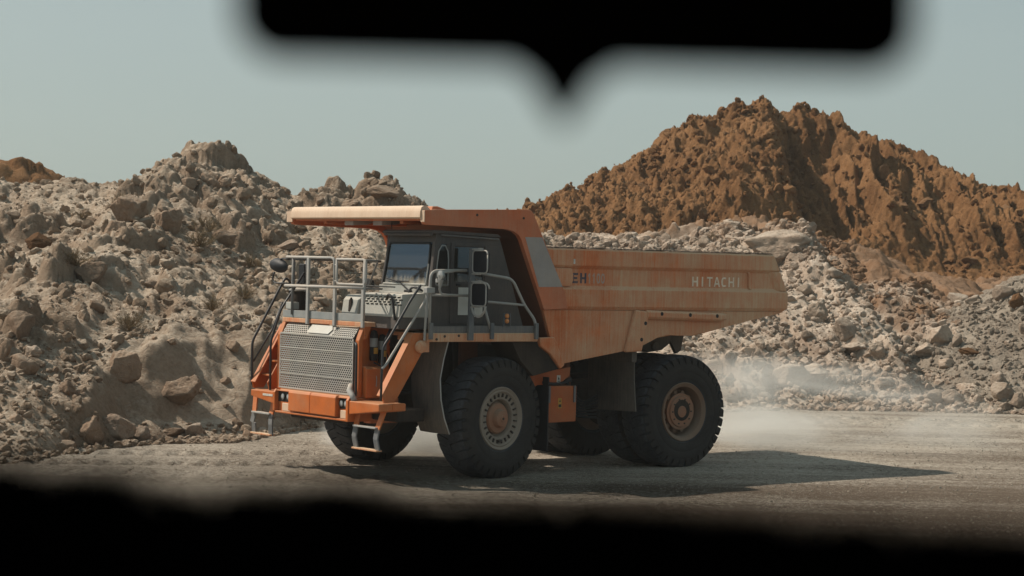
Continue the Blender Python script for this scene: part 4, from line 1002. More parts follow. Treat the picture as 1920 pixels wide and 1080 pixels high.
# --- bumper, head lamps, step platforms
bp = MB()
bp.prism([(7.10, 1.0), (7.10, 1.40), (7.06, 1.42), (6.4, 1.40), (6.4, 1.05)], 'v', -1.02, 1.18)
bp.prism([(7.18, 1.03), (7.18, 1.36), (7.14, 1.42), (7.0, 1.40), (6.7, 1.40), (6.7, 1.0)], 'v', -1.11, -1.05)
bp.prism([(7.18, 1.0), (7.18, 1.36), (7.14, 1.42), (7.0, 1.40), (6.7, 1.40), (6.7, 1.0)], 'v', 1.22, 1.29)
bp.box((7.10, -1.05, 1.0), (7.17, 1.22, 1.035))
bp.box((7.10, -1.05, 1.385), (7.15, -.6, 1.405)); bp.box((7.10, .92, 1.385), (7.15, 1.22, 1.405))
BP = P('bumper', 'orange', bp, bevel=.012)
P('bumper_plate', 'orange', MB().prism([(7.10, 1.06), (7.19, 1.06), (7.19, 1.38), (7.165, 1.425), (7.10, 1.43)], 'v', -.585, .108), BP, .014)
P('bumper_plate', 'orange', MB().prism([(7.10, 1.06), (7.19, 1.06), (7.19, 1.38), (7.165, 1.425), (7.10, 1.43)], 'v', .116, .915), BP, .014)
for v0, v1 in ((-1.045, -.595), (.925, 1.215)):
    P('lamp_pocket', 'black', MB().box((7.09, v0, 1.20), (7.102, v1, 1.385)), BP)
    P('lamp_sill', 'lip', MB().box((7.10, v0 + .17 if v0 < 0 else v0 + .06, 1.04), (7.13, v1 - .01, 1.18)), BP, .008)
for v in (-.88, -.70, .99, 1.13):
    hl = P('headlight', 'chassis', MB().lathe([(0, -.06), (.066, -.06), (.072, .03), (.066, .036), (.06, .03)], 20, 'u', (7.085, v, 1.295)), BP, auto=40)
    P('lamp_lens', 'worklight', MB().lathe([(.062, .03), (.04, .038), (0, .042)], 20, 'u', (7.085, v, 1.295)), BP, smooth=True)
pl = MB()
pl.loft([[(7.17, -1.11, 1.15), (7.17, -1.11, 1.36), (6.62, -1.11, 1.36), (6.62, -1.11, 1.15)], [(7.17, -1.88, 1.245), (7.17, -1.88, 1.36), (6.62, -1.88, 1.36), (6.62, -1.88, 1.245)]])
pl.box((6.62, -2.0, 1.25), (7.02, -1.88, 1.36))
P('step_platform', 'orange', pl, BP, .014)
P('platform_sticker', 'sticker', MB().box((7.17, -1.46, 1.275), (7.176, -1.13, 1.315)), BP)
pl = MB()
pl.loft([[(7.17, 1.31, 1.13), (7.17, 1.31, 1.36), (6.62, 1.31, 1.36), (6.62, 1.31, 1.13)], [(7.17, 2.20, 1.235), (7.17, 2.20, 1.36), (6.62, 2.20, 1.36), (6.62, 2.20, 1.235)]])
P('step_platform', 'orange', pl, BP, .014)
P('platform_side', 'orange', MB().box((6.66, 2.203, 1.25), (6.9, 2.215, 1.37)), BP, .005)
# hanging steps: bent flat irons with cross rungs
for s, va, vb in ((1, 1.36, 2.0), (-1, -1.36, -1.93)):
    for v in (va, vb):
        k = .08 if abs(v) > 1.7 else 0
        P('step_leg', 'orange', MB().bar((6.98, v + s * k, 1.24), (7.05, v, .93), (0, 1, .0), .13, .03), BP, .004)
        st = P('step_iron', 'rail_dark', MB().bar((7.05, v, .935), (7.07, v - s * .02 + (-.06 if s < 0 and abs(v) > 1.7 else 0), .75), (0, 1, 0), .125, .03).bar((7.07, v - s * .02 + (-.06 if s < 0 and abs(v) > 1.7 else 0) * 0, .76), (7.04, v + s * .01, .56), (0, 1, 0), .125, .03), BP, .004)
    P('step_rung', 'rail', MB().bar((7.055, va - s * .02, .945), (7.055, vb + s * .02, .945), (1, 0, 0), .12, .03), BP, .006)
    P('step_rung', 'beam', MB().bar((7.045, va - s * .05, .565), (7.045, vb + s * .05, .565), (1, 0, 0), .12, .03), BP, .006)
P('under_guard', 'chassis', MB().box((6.2, -.8, .93), (7.0, 1.0, 1.0)).box((6.0, 1.0, 1.02), (6.6, 1.9, 1.24)), bevel=.03)
P('tow_bracket', 'canopy', MB().box((6.05, .9, .95), (6.65, 1.18, 1.38)).cyl((6.25, 1.17, 1.12), (6.25, 1.2, 1.12), .07), bevel=.02)

# --- stairs up both sides of the grille
def stair(s):
    x = MB()
    o, i = 2.10 * s, 1.52 * s
    x.prism([(6.20, 2.545), (6.42, 2.545), (7.04, 1.50), (7.00, 1.37), (6.78, 1.37), (6.18, 2.30)], 'v', o, o - s * .035)
    if s < 0: x.prism([(6.20, 2.545), (6.42, 2.545), (7.04, 1.50), (7.00, 1.37), (6.78, 1.37), (6.18, 2.30)], 'v', i, i + s * .03)
    t = P('stair', 'orange', x, bevel=.006)
    e = MB()                                                                            # rolled front edge of the stringer
    e.loft([[(6.43, o, 2.545), (6.43, o - s * .16, 2.545), (6.41, o - s * .16, 2.53), (6.41, o, 2.53)], [(7.05, o, 1.49), (7.05, o - s * .16, 1.49), (7.03, o - s * .16, 1.475), (7.03, o, 1.475)]])
    P('stair_edge', 'orange', e, t, .004)
    for k, w in enumerate((1.62, 1.87, 2.13, 2.38) if s < 0 else ()):
        u = 6.86 - (w - 1.5) * .60
        P('stair_tread', 'orange', MB().box((u - .12, min(o, i) + .04, w - .02), (u + .09, max(o, i) - .04, w + .015)), t, .006)
    return t
ST = stair(1); stair(-1)
P('side_lamp', 'beam', MB().lathe([(0, 0), (.10, 0), (.11, .03), (.10, .07), (.04, .09), (0, .09)], 18, 'v', (6.30, 2.10, 2.31)).box((6.13, 2.10, 2.22), (6.3, 2.15, 2.42)), ST, auto=40)

# --- handrails
def rail(name, mat, pts, r=.022, bend=.09, seg=8): return P(name, mat, MB().tube(pts, r, seg, bend), smooth=True)
fr = MB()
fr.tube([(6.93, -1.15, 3.78), (6.93, .40, 3.78), (6.93, .42, 2.72)], .024, 8, .10)
fr.tube([(6.94, -1.17, 3.265), (6.94, 1.33, 3.275)], .026, 8)
fr.tube([(6.93, .47, 3.76), (6.93, 1.37, 3.76), (6.93, 1.37, 3.33), (6.93, .48, 3.33), (6.93, .47, 3.76)], .022, 8, .09)
fr.tube([(6.93, 1.33, 3.76), (6.93, 1.33, 2.72)], .024, 8)
fr.tube([(6.93, .42, 3.66), (6.93, .48, 3.66)], .016, 6).tube([(6.93, .42, 3.38), (6.93, .48, 3.38)], .016, 6)
P('front_handrail', 'rail', fr, smooth=True)
for v in (-.42, .44, 1.31): P('rail_post', 'rail', MB().box((6.913, v - .035, 2.60), (6.955, v + .035, 3.27 if v != -.42 else 3.77)), bevel=.006)
bk = MB()
bk.tube([(6.92, -.95, 3.75), (6.92, -.95, 2.75)], .024, 8)
bk.tube([(6.9, -1.2, 3.74), (5.0, -2.12, 3.74), (4.2, -2.12, 3.74)], .022, 8, .1).tube([(6.9, -1.2, 3.28), (5.0, -2.12, 3.25), (4.2, -2.12, 3.25)], .020, 8, .1)
for u in (6.17, 5.90, 4.6): bk.tube([(u, -2.10, 3.74), (u, -2.10, 2.56)], .024, 8)
P('far_handrail', 'rail_dark', bk, smooth=True)
# rails from the gate back to the cab
P('gate_brace', 'rail_dark', MB().tube([(6.93, 1.36, 3.75), (6.5, 1.1, 3.75), (6.35, .62, 3.30)], .018, 8, .08).tube([(6.6, .9, 3.74), (6.42, .55, 3.22)], .018, 8).tube([(6.93, 1.33, 3.27), (6.3, .95, 3.26)], .018, 8).tube([(6.93, 1.33, 3.32), (6.2, 1.2, 3.30)], .012, 6), smooth=True)
P('work_lamp', 'rubber', MB().lathe([(0, -.1), (.07, -.09), (.10, 0), (.09, .02), (0, .03)], 16, 'u', (6.30, .52, 3.34)), auto=40)
# side rails on the near deck
sr = MB()
sr.tube([(6.16, 2.18, 2.52), (6.16, 2.18, 3.60), (5.40, 2.18, 3.62)], .026, 8, .14)
sr.tube([(5.68, 2.2, 3.60), (6.0, 2.2, 3.57), (5.97, 2.2, 3.20), (5.35, 2.2, 3.19)], .020, 8, .10)
sr.tube([(6.14, 2.19, 3.19), (5.33, 2.19, 3.19)], .022, 8)
sr.tube([(5.30, 2.19, 3.60), (4.40, 2.19, 3.49), (4.12, 2.19, 3.04), (3.85, 2.19, 2.75), (3.85, 2.19, 2.50)], .026, 8, .12)
sr.tube([(5.30, 2.19, 3.11), (4.13, 2.19, 3.035)], .022, 8)
sr.tube([(5.0, 2.19, 3.0), (4.86, 2.19, 2.62)], .022, 8)
P('side_handrail', 'rail', sr, smooth=True)
for u in (6.16, 4.85, 3.86): P('rail_post', 'rail_dark', MB().box((u - .035, 2.204, 2.44), (u + .035, 2.25, 2.72)), bevel=.006)
mp = P('mirror_post', 'rail_dark', MB().box((5.27, 2.204, 2.42), (5.375, 2.26, 4.0)), bevel=.008)
# stair rails
rail('stair_handrail', 'rail_black', [(6.02, 1.8, 3.25), (6.10, 1.55, 3.33), (6.16, 1.5, 3.11), (6.50, 1.5, 2.57), (6.64, 1.5, 2.28), (6.65, 1.5, 1.70), (6.65, 1.5, 1.50), (6.57, 1.55, 1.40)], .022)
rail('stair_handrail', 'rail_black', [(6.12, 1.75, 3.28), (6.22, 2.0, 3.36), (6.49, 2.1, 3.12), (6.92, 2.1, 2.47), (7.05, 2.1, 2.31), (7.08, 2.13, 1.95), (7.09, 2.13, 1.42)], .022)
rail('stair_handrail', 'rail', [(6.19, 2.14, 3.19), (6.24, 2.15, 3.09), (7.02, 2.15, 2.01), (7.09, 2.15, 1.95)], .022, .05)
P('rail_clamp', 'rail', MB().box((6.10, 2.14, 3.22), (6.27, 2.24, 3.32)), bevel=.012)
P('stair_post', 'rail', MB().tube([(6.22, 2.17, 3.20), (6.25, 2.17, 2.42)], .022, 8))
rail('stair_handrail', 'rail_black', [(6.24, -2.1, 2.6), (6.24, -2.1, 3.33), (6.35, -2.1, 3.39), (6.42, -2.1, 3.28), (7.03, -2.1, 2.22), (7.02, -2.1, 1.46), (6.98, -2.1, 1.40)], .024, .10)
rail('stair_handrail', 'rail_black', [(6.35, -1.46, 3.5), (6.84, -1.45, 2.83), (7.04, -1.45, 2.25), (7.03, -1.45, 1.37)], .022, .10)
rail('stair_handrail', 'rail_black', [(6.40, -2.1, 2.94), (6.60, -2.1, 2.45), (7.0, -2.1, 1.85)], .018, .06)
rail('grab_handle', 'rail_black', [(7.0, 1.20, 2.34), (7.06, 1.33, 2.32), (7.07, 1.36, 1.55), (7.02, 1.28, 1.44)], .022, .07)
P('hose_end', 'rail', MB().tube([(7.02, 1.12, 1.62), (7.08, 1.18, 1.52), (7.09, 1.28, 1.45), (7.10, 1.36, 1.36)], [.04, .055, .05, .05], 10), smooth=True)

# --- mirrors
def wing(w0, w1, dv=0.0):
    h = (w1 - w0)
    q = rrect(2.285 + dv, 2.70 + dv, w0, w1, .07, 4)
    x = MB().loft([[(5.31 - .0, a, b) for a, b in q], [(5.345, 2.49 + dv + (a - 2.49 - dv) * .96, (w0 + w1) / 2 + (b - (w0 + w1) / 2) * .96) for a, b in q]])
    o = P('wing_mirror', 'mirror_back', x, auto=40)
    P('mirror_frame', 'rail', MB().tube([(5.352, a, b) for a, b in q + q[:1]], .013, 6), o, smooth=True)
    P('mirror_arm', 'rail', MB().tube([(5.34, 2.24, w1 + .02), (5.34, 2.5, w1 + .025)], .014, 6).box((5.33, 2.45, w1 + .005), (5.36, 2.55, w1 + .045)), o)
    P('mirror_arm', 'rail', MB().tube([(5.34, 2.24, w0 - .015), (5.34, 2.5, w0 - .02)], .014, 6), o)
    P('mirror_glass', 'worklight', MB().loft([[(5.309, 2.49 + dv + (a - 2.49 - dv) * .93, (w0 + w1) / 2 + (b - (w0 + w1) / 2) * .93) for a, b in q], [(5.306, 2.49 + dv + (a - 2.49 - dv) * .93, (w0 + w1) / 2 + (b - (w0 + w1) / 2) * .93) for a, b in q]]), o)
wing(3.58, 3.965, .0); wing(3.02, 3.41, -.02)
P('mirror_bracket', 'rail', MB().tube([(5.34, 2.26, 3.0), (5.34, 2.34, 2.86), (5.34, 2.50, 2.82), (5.34, 2.64, 2.93), (5.34, 2.66, 3.02)], .02, 8, .08).tube([(5.34, 2.56, 3.43), (5.34, 2.72, 3.40), (5.34, 2.76, 3.32)], .016, 6, .05), smooth=True)
P('spot_lamp', 'worklight', MB().lathe([(0, -.06), (.05, -.05), (.085, .0), (.08, .025), (0, .05)], 16, 'u', (6.05, 2.33, 3.53)).tube([(6.05, 2.33, 3.46), (6.05, 2.30, 3.30)], [.05, .02], 8), auto=50)
P('lamp_clamp', 'rail', MB().box((5.98, 2.18, 3.40), (6.06, 2.27, 3.47)), bevel=.01)
rm = MB().lathe([(0, .07), (.14, .06), (.24, .02), (.285, -.03), (.28, -.05), (0, -.05)], 28, 'u', (0, 0, 0))
rm.v = [(a + 6.9, b * 1.0 - 1.51, c * .46 + 3.62 - b * .09) for a, b, c in rm.v]
o = P('round_mirror', 'mirror_back', rm, auto=45)
P('mirror_bracket', 'rail_black', MB().tube([(6.9, -1.10, 3.745), (6.9, -1.38, 3.745), (6.9, -1.42, 3.70)], .016, 6, .05).tube([(6.9, -1.60, 3.50), (6.9, -1.67, 3.38), (6.9, -1.60, 3.30), (6.9, -1.08, 3.30)], .016, 6, .06), o, smooth=True)
P('far_mirror', 'mirror_back', MB().box((6.0, -2.15, 3.28), (6.04, -1.95, 3.66)), bevel=.02)
for w in (2.755, 2.845): P('amber_lamp', 'amber', MB().lathe([(0, 0), (.042, 0), (.042, .02), (.03, .035), (0, .04)], 16, 'v', (4.515, 2.205, w)), auto=40)
P('lamp_frame', 'rail_dark', MB().box((4.44, 2.186, 2.66), (4.455, 2.22, 2.89)).box((4.575, 2.186, 2.66), (4.59, 2.22, 2.89)).box((4.455, 2.186, 2.88), (4.575, 2.20, 2.89)))

# --- guards and what sits under the decks
gq = [(5.74, 2.44), (5.80, 2.1), (5.86, 1.75), (5.86, 1.4), (5.83, 1.1), (5.76, .82)]
va = [1.50, 1.36, 1.27, 1.30, 1.36, 1.44]; vb = [2.16, 2.11, 2.10, 2.14, 2.20, 2.27]
fg = MB().loft([[(u, a, w), (u + .05, (a + b) / 2, w), (u, b, w), (u - .03, b, w), (u + .02, (a + b) / 2, w), (u - .03, a, w)] for (u, w), a, b in zip(gq, va, vb)])
P('front_guard', 'fender', fg, auto=30)
P('guard_edge', 'rail', MB().tube([(u - .01, b + .005, w) for (u, w), b in zip(gq, vb)], .012, 6), smooth=True)
P('far_guard', 'fender', MB().loft([[(u, -a, w), (u, -b, w), (u - .03, -b, w), (u - .03, -a, w)] for (u, w), a, b in zip(gq, va, vb)]))
P('rear_guard', 'chassis', MB().loft([[(a, v, b) for a, b in ((4.30, 2.39), (4.09, 2.05), (3.80, 1.78), (3.21, 1.90), (3.45, 2.16), (3.68, 2.30), (3.72, 2.39))] for v in (1.45, 2.09)]), bevel=.01)
P('body_gusset', 'body', MB().prism([(3.71, 2.46), (3.37, 2.47), (3.12, 1.97), (3.21, 1.90), (3.46, 2.17), (3.69, 2.31)], 'v', 2.05, 2.15), B, .02)
P('splash_flap', 'rubber', MB().box((3.36, 1.45, .42), (3.385, 2.02, 1.75)), bevel=.004)
tk = P('tank_box', 'orange_deep', MB().prism([(3.33, 1.585), (2.62, 1.575), (2.62, .93), (3.25, .92)], 'v', 1.15, 1.90), bevel=.014)
P('tank_mount', 'orange_deep', MB().prism([(3.75, 1.72), (3.62, 1.80), (2.74, 1.92), (2.76, 1.76), (3.0, 1.60), (3.5, 1.60), (3.6, 1.55)], 'v', 1.05, 1.86), bevel=.012)
for u in (3.27, 2.68): P('tank_latch', 'rail_dark', MB().box((u - .025, 1.90, 1.28), (u + .02, 1.925, 1.58)), tk, .005)
P('warning_label', 'yellow', MB().box((2.97, 1.90, 1.18), (3.05, 1.904, 1.36)), tk)
P('label_print', 'black', MB().box((2.98, 1.904, 1.20), (3.04, 1.906, 1.25)).prism([(2.99, 1.29), (3.03, 1.29), (3.01, 1.34)], 'v', 1.904, 1.906), tk)
P('tank_label', 'sticker', MB().box((2.98, 1.86, 1.64), (3.06, 1.864, 1.77)), tk)
P('label_print', 'black', MB().prism([(2.995, 1.69), (3.045, 1.69), (3.02, 1.75)], 'v', 1.864, 1.866).box((2.99, 1.864, 1.655), (3.05, 1.866, 1.675)), tk)
P('cable_bundle', 'rubber', MB().tube([(3.4, 1.87, 1.65), (3.2, 1.9, 1.62), (3.0, 1.88, 1.62), (2.75, 1.9, 1.68)], .025, 6, .05).cyl((2.85, 1.85, 1.66), (2.75, 1.9, 1.70), .04, 10))
rf = [(.75, 1.06), (1.8, 1.08), (2.10, 1.09), (2.04, 1.6), (2.02, 1.98), (2.02, 2.18), (.72, 2.2)]
P('rear_flap', 'fender', MB().prism(rf, 'u', 1.33, 1.36), bevel=.006)
P('far_rear_flap', 'fender', MB().prism([(-a, b) for a, b in rf], 'u', 1.33, 1.36))
P('flap_header', 'fender', MB().box((1.30, .7, 2.0), (1.42, 2.035, 2.22)), bevel=.01)
ch = MB()
for s in (1, -1):
    ch.prism([(6.9, 1.05), (6.9, 1.4), (4.2, 1.42), (1.2, 1.62), (-1.3, 1.72), (-1.3, 1.35), (1.2, 1.22), (4.2, 1.0)], 'v', s * .48, s * .66)
ch.box((2.2, -.48, 1.15), (2.5, .48, 1.4)).box((-1.2, -.48, 1.4), (-.9, .48, 1.7)).box((4.2, -.48, 1.05), (4.6, .48, 1.35))
ch.cyl((1.6, 0, 1.2), (4.3, 0, 1.3), .12).box((2.6, -1.8, .9), (3.3, -.7, 1.6)).box((3.5, .66, 1.5), (4.1, 1.6, 2.3)).box((3.5, -1.6, 1.5), (4.1, -.66, 2.3))
CH = P('chassis', 'chassis', ch, bevel=.02)
P('front_axle', 'chassis', MB().cyl((4.50, -1.5, 1.02), (4.50, 1.5, 1.02), .16).cyl((4.5, 1.05, 1.0), (4.55, .95, 2.4), .17).cyl((4.5, -1.05, 1.0), (4.55, -.95, 2.4), .17), CH)
P('rear_axle', 'chassis', MB().lathe([(.2, -1.9), (.22, -.6), (.45, -.4), (.45, .4), (.22, .6), (.2, 1.9)], 24, 'v', (0, 0, 1.07)), CH, auto=40)
P('deck_support', 'shade_brown', MB().box((4.36, 1.12, 1.3), (4.74, 1.2, 2.47)).box((5.2, 1.12, 1.4), (5.6, 1.2, 2.60)), CH, .01)
for v in (1, -1): P('hoist_cylinder', 'shade_brown', MB().cyl((2.15, v, .95), (2.45, v * 1.25, 2.0), .15, 16), CH)
x = MB()
for k in range(7): x.tube([(2.45 - k * .06, 1.3, 1.7 - k * .05), (2.1, 1.42 - k * .05, 1.2 - k * .04), (1.6, 1.3, 1.35 - k * .07)], .022, 6, .2)
P('hydraulic_hose', 'rubber', x, CH)
x = MB()
for k in range(5): x.tube([(5.3 - k * .05, 1.35, 2.45), (5.45, 1.4 + k * .03, 1.9), (5.2, 1.3, 1.4)], .02, 6, .2)
P('hydraulic_hose', 'rubber', x, CH)
P('body_pivot', 'fender', MB().prism([(.35, 2.45), (-.55, 2.44), (-.52, 2.28), (-.32, 2.16), (.02, 2.12), (.35, 2.25)], 'v', .62, .95).cyl((-.10, .94, 2.24), (-.10, 1.02, 2.24), .085), CH, .02)
P('body_pivot', 'fender', MB().prism([(.35, 2.45), (-.55, 2.44), (-.52, 2.28), (-.32, 2.16), (.02, 2.12), (.35, 2.25)], 'v', -.95, -.62), CH, .02)
P('body_prop', 'fender', MB().prism([(-.56, 2.52), (-1.08, 2.60), (-.98, 2.14), (-.86, 2.08)], 'v', .70, .78), CH, .006)

# --- wheels
R0 = 1.07
def lug_ring(n=36):
    """two rows of tread blocks, staggered, wrapping over the shoulder"""
    x = MB()
    prof = [(.012, R0 + .0), (.15, R0), (.262, R0 - .012), (.318, R0 - .048), (.338, R0 - .13), (.338, R0 - .175)]
    base = [(.012, R0 - .10), (.15, R0 - .10), (.25, R0 - .10), (.285, R0 - .11), (.305, R0 - .15), (.318, R0 - .178)]
    for side in (1, -1):
        for k in range(n):
            a0 = 2 * math.pi * (k + (.5 if side < 0 else 0)) / n; hw = 2 * math.pi / n
            rings = []
            for (v, r), (vb_, rb) in zip(prof, base):
                half = hw * (.44 if v < .2 else .41 if v < .3 else .33); sk = hw * .55 * math.sin(v / .34 * 1.7) - hw * .25
                vv = v if v > .05 else v - .035 * (k % 2)
                row = [(vb_, rb, a0 + sk - half * 1.05), (vv, r, a0 + sk - half), (vv, r, a0 + sk + half), (vb_, rb, a0 + sk + half * 1.05)]
                rings.append([(rr_ * math.cos(t), side * q, rr_ * math.sin(t)) for q, rr_, t in row])
            x.loft(rings)
    return x
def make_wheel(kind):
    rim_m = 'rim_front' if kind == 'front' else 'rim_rear'
    rim = MB()
    if kind == 'front':
        rim.lathe([(.40, -.24), (.525, -.25), (.545, -.28), (.552, .255), (.558, .29), (.545, .312), (.525, .305), (.500, .285), (.486, .292), (.478, .298), (.462, .288), (.445, .262), (.405, .255), (.375, .250), (.345, .252), (.325, .225), (.315, .13), (0, .10)], 56, 'v')
    else:
        rim.lathe([(.40, -.24), (.525, -.25), (.545, -.28), (.552, .255), (.56, .29), (.548, .315), (.53, .31), (.505, .285), (.478, .275), (.468, .25), (.462, .02), (.44, -.02), (.2, -.03), (0, -.03)], 56, 'v')
    w = P('wheel', rim_m, rim, auto=35)
    t = MB().lathe([(.555, -.27), (.60, -.30), (.72, -.325), (.84, -.335), (.90, -.328), (.93, -.31), (.965, -.28), (.995, -.20), (1.0, 0), (.995, .20), (.965, .28), (.93, .31), (.905, .328), (.895, .326), (.885, .331), (.84, .337), (.76, .335), (.752, .330), (.744, .334), (.66, .322), (.62, .312), (.61, .306), (.60, .308), (.555, .275)], 72, 'v', close=False)
    ty = P('tyre', 'tyre', t, w, auto=50)
    lg = lug_ring(); P('tread', 'tyre', lg, w, auto=25)
    if kind == 'front':
        hb = MB().lathe([(.27, .12), (.275, .20), (.25, .235), (.17, .245), (.155, .30), (.14, .325), (.06, .335), (.05, .345), (0, .345)], 36, 'v')
        P('hub', 'hub', hb, w, auto=35)
        for k in range(24):
            bt = MB(); a = 2 * math.pi * k / 24; c, s_ = math.cos(a), math.sin(a)
            bt.loft([[(r * c - b * s_, q, r * s_ + b * c) for r, b, q in ((.375, -.012, v), (.44, -.012, v), (.44, .012, v), (.375, .012, v))] for v in (.25, .285)])
            P('wheel_bolt', 'bolt', bt, w)
        P('hub_bolt', 'bolt', MB().cyl((0, .34, 0), (0, .355, 0), .022, 8), w)
        P('valve', 'bolt', MB().box((.02, .25, -.41), (.10, .31, -.37)), w)
    else:
        hb = MB().lathe([(.36, -.04), (.365, .04), (.33, .06), (.325, .16), (.345, .17), (.345, .20), (.30, .205), (.285, .235), (.11, .245), (.105, .252), (0, .254)], 40, 'v')
        P('hub', 'hub', hb, w, auto=35)
        for k in range(12):
            bt = MB(); a = 2 * math.pi * (k + .5) / 12; c, s_ = math.cos(a), math.sin(a)
            bt.loft([[(r * c - b * s_, q, r * s_ + b * c) for r, b, q in ((.33, -.05, v), (.40, -.035, v), (.40, .035, v), (.33, .05, v))] for v in (.06, .15)])
            P('wheel_cleat', 'rim_rear', bt, w, .008)
        for k in range(10):
            bt = MB(); a = 2 * math.pi * k / 10; bt.cyl((.235 * math.cos(a), .235, .235 * math.sin(a)), (.235 * math.cos(a), .252, .235 * math.sin(a)), .016, 8)
            P('wheel_bolt', 'bolt', bt, w)
    return w
fw_ = make_wheel('front')
STEER = RAD(10.5)
fw_.location = (4.54, 1.79, R0 - .025); fw_.rotation_euler = (0, RAD(7), STEER)
f2_ = copy_tree(fw_, T); f2_.location = (4.54, -1.79, R0 - .025); f2_.rotation_euler = (0, RAD(-40), STEER + math.pi)
rw = make_wheel('rear')
rw.location = (0, 1.655, R0 - .025)
for v, a, fl in ((.93, 11, 0), (-.93, 23, 1), (-1.655, 4, 1)):
    q = copy_tree(rw, T); q.location = (0, v, R0 - .025); q.rotation_euler = (0, RAD(a), math.pi if fl else 0)

# ---------------------------------------------------------------- the car we look out of: mirror and dashboard, far out of focus
car = empty('car', (0, 0.9, 2.2))
tag(car, 'car interior coloured black for cabin shade in the foreground with rear-view mirror above and fleece-covered dashboard below', 'car')
def in_car(mb): mb.v = [(a, b - 0.9, c - 2.2) for a, b, c in mb.v]; return mb
mb = MB()
outl = rrect(-.1120, .1570, 3.8175, 3.882, .017)
mid = Vector((.022, 3.85))
ring = lambda k, y: [(mid.x + (a - mid.x) * k, y, mid.y + (b - mid.y) * k) for a, b in outl]
mb.loft([ring(.97, .815), ring(1.0, .82), ring(1.0, .835), ring(.93, .85), ring(.75, .858)])
mirror = in_car(mb).build('rear_view_mirror', 'trim', car, auto=40)
mb = MB(); mb.loft([ring(.94, .8135), ring(.94, .8155)]); in_car(mb).build('mirror_glass', 'trim', mirror)  # glass painted matte black to read as lying in cabin shade
mb = MB(); mb.loft([[(a, y, b) for a, b in ((-.004, 3.8185), (.006, 3.811), (.0125, 3.800), (.0185, 3.7935), (.0245, 3.800), (.031, 3.811), (.042, 3.8185), (.019, 3.824))] for y in (.822, .834)])
in_car(mb).build('dimmer_tab', 'trim', mirror, bevel=.002)
mb = MB(); mb.tube([(.022, .855, 3.86), (.022, .90, 3.90), (.022, .93, 3.97)], [.012, .010, .016], 10); in_car(mb).build('mirror_stem', 'trim', car, smooth=True)
# roof edge and screen pillars that carry the mirror
mb = MB(); mb.loft([[(x, .93 - .12 * (x / .75) ** 2 + dy, 3.98 - .05 * (x / .75) ** 2 + dz) for dy, dz in ((0, -.02), (.05, -.02), (.05, .02), (-1.6, .05), (-1.6, .02))] for x in np.linspace(-.75, .75, 13)])
in_car(mb).build('roof', 'trim', car)
for s in (-1, 1):
    mb = MB(); mb.tube([(s * .74, .80, 3.93), (s * .80, 1.15, 3.70), (s * .84, 1.55, 3.42)], [.04, .04, .05], 10); in_car(mb).build('screen_pillar', 'trim', car, smooth=True)
EDGE = [(-.85, 3.640), (-.45, 3.650), (-.30, 3.652), (-.1905, 3.6548), (-.1785, 3.6547), (-.1724, 3.6504), (-.1644, 3.653), (-.1585, 3.6548), (-.1504, 3.6504), (-.1444, 3.6519), (-.1343, 3.6478), (-.1242, 3.645), (-.1101, 3.6454), (-.1022, 3.6476), (-.0962, 3.6503), (-.0861, 3.647), (-.0742, 3.6493), (-.0642, 3.6519), (-.0541, 3.6502), (-.042, 3.6471), (-.03, 3.6454), (-.0199, 3.6446), (.0001, 3.6467), (.0201, 3.6462), (.0402, 3.6457), (.0703, 3.6449), (.1004, 3.6426), (.1305, 3.6408), (.1606, 3.6395), (.1947, 3.6384), (.30, 3.636), (.45, 3.63), (.85, 3.61)]
ex, ez = [a for a, b in EDGE], [b for a, b in EDGE]
xs = np.concatenate([np.linspace(-.8, -.24, 40), np.linspace(-.235, .235, 240), np.linspace(.24, .8, 40)])
ys = np.linspace(.52, 1.30, 80)
X, Y = np.meshgrid(xs, ys)
top = np.interp(X, ex, ez) - .004
fall = np.where(Y < .78, -1.1 * (.78 - Y) ** 1.35 * 1.6, -.22 * (Y - .78) - .15 * (Y - .78) ** 2)
Z = top + .0015 + fall + .003 * fbm(X * 55, Y * 40, 301, 3) + .0035 * fbm(X * 210, Y * 210, 305, 2, ridged=True)
def grid_faces(ny, nx):
    i = np.arange(nx * ny).reshape(ny, nx); return np.stack([i[:-1, :-1].ravel(), i[:-1, 1:].ravel(), i[1:, 1:].ravel(), i[1:, :-1].ravel()], 1)
cv = bpy.data.objects.new('dashboard_cover', np_mesh('dashboard_cover', np.stack([X.ravel(), Y.ravel() - .9, Z.ravel() - 2.2], 1), grid_faces(len(ys), len(xs)), 'cloth'))
C.objects.link(cv); cv.parent = car
hs = random.Random(77); x = MB()
for k in range(7000):
    a = hs.uniform(-.26, .26); b = hs.uniform(.70, .84); z = float(np.interp(a, ex, ez)) - .0035 + (-1.76 * (.78 - b) ** 1.35 if b < .78 else -.22 * (b - .78))
    L = hs.uniform(.006, .020); dx, dy = hs.gauss(0, .35) * L, hs.gauss(0, .35) * L; w = .0011
    x.add([(a - w, b, z), (a + w, b, z), (a + dx * .5, b + dy * .4 + w, z + L * .55), (a + dx, b + dy, z + L)], [(0, 1, 3), (1, 2, 3), (2, 0, 3)])
tag(in_car(x).build('fleece_pile', 'cloth', cv), kind='stuff')
so = cv.modifiers.new('thick', 'SOLIDIFY'); so.thickness = .006; so.offset = -1
mb = MB(); mb.prism([(.50, 3.10), (.50, 3.36), (.56, 3.47), (.78, 3.585), (1.28, 3.40), (1.55, 3.30), (1.6, 2.5), (.9, 2.5)], 'u', -.84, .84)
in_car(mb).build('dashboard', 'trim', car, bevel=.02)

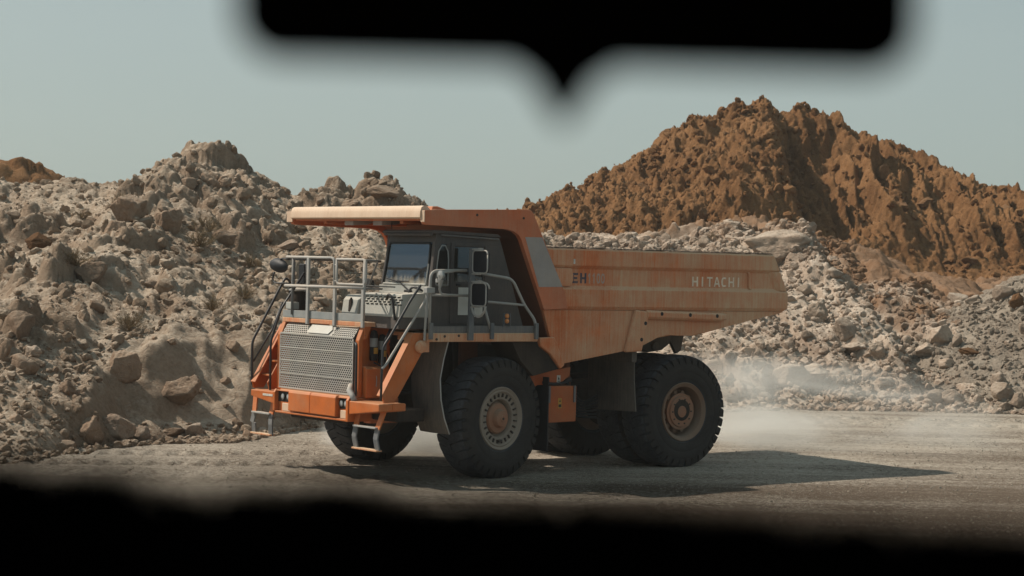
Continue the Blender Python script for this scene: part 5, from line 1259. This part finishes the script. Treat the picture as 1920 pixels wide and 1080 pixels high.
# ---------------------------------------------------------------- dust in the air
def dust_mat(name, density, scale, seed, lo=.42, hi=.75):
    t = NT(name); t.n.remove(t.bsdf)
    tc = t.new('ShaderNodeTexCoord').outputs['Object']
    vp = t.new('ShaderNodeVolumePrincipled'); vp.inputs['Color'].default_value = (0.93, 0.93, 0.90, 1); vp.inputs['Anisotropy'].default_value = 0.2
    ln = t.new('ShaderNodeVectorMath', operation='LENGTH'); t.link(tc, ln.inputs[0])
    fall = t.ramp(ln.outputs['Value'], .25, .97, (1, 1, 1, 1), (0, 0, 0, 1))
    mp = t.new('ShaderNodeMapping'); mp.inputs['Location'].default_value = (seed, seed * .7, 0); t.link(tc, mp.inputs['Vector'])
    n = t.ramp(t.noise(mp.outputs[0], scale, 4, .62, .6), lo, hi)
    t.link(t.math('MULTIPLY', t.math('MULTIPLY', fall, n), density), vp.inputs['Density'])
    t.link(vp.outputs[0], t.out.inputs['Volume'])
    return t.m
def cloud(name, loc, size, mat, lab, rz=0):
    bm = bmesh.new(); bmesh.ops.create_icosphere(bm, subdivisions=3, radius=1.0)
    me = bpy.data.meshes.new(name); bm.to_mesh(me); bm.free(); me.materials.append(mat)
    o = bpy.data.objects.new(name, me); C.objects.link(o); o.location = loc; o.scale = size; o.rotation_euler = (0, 0, rz)
    tag(o, lab, 'dust', None, 'stuff'); return o
cloud('dust_cloud', (5.6, 46.8, .15), (6.0, 6.2, 1.9), dust_mat('tail_dust', 1.0, 1.6, 3.0), 'pale dust cloud trailing behind the rear wheels')
cloud('dust_cloud', (-1.6, 42.2, .1), (2.4, 3.0, 1.25), dust_mat('front_dust', 4.5, 1.8, 9.0, .35, .7), 'white dust blowing out beneath the truck between the front wheels')

# ---------------------------------------------------------------- thin dusty air over the whole quarry
hz = NT('haze_air'); hz.n.remove(hz.bsdf)
hv = hz.new('ShaderNodeVolumePrincipled'); hv.inputs['Color'].default_value = (0.84, 0.88, 0.88, 1); hv.inputs['Density'].default_value = 0.00035; hv.inputs['Anisotropy'].default_value = 0.2
hz.link(hv.outputs[0], hz.out.inputs['Volume'])
h = MB().box((-720, -320, -8), (720, 920, 110)).build('haze', hz.m); tag(h, 'thin pale dusty haze over the quarry', 'haze', None, 'stuff')
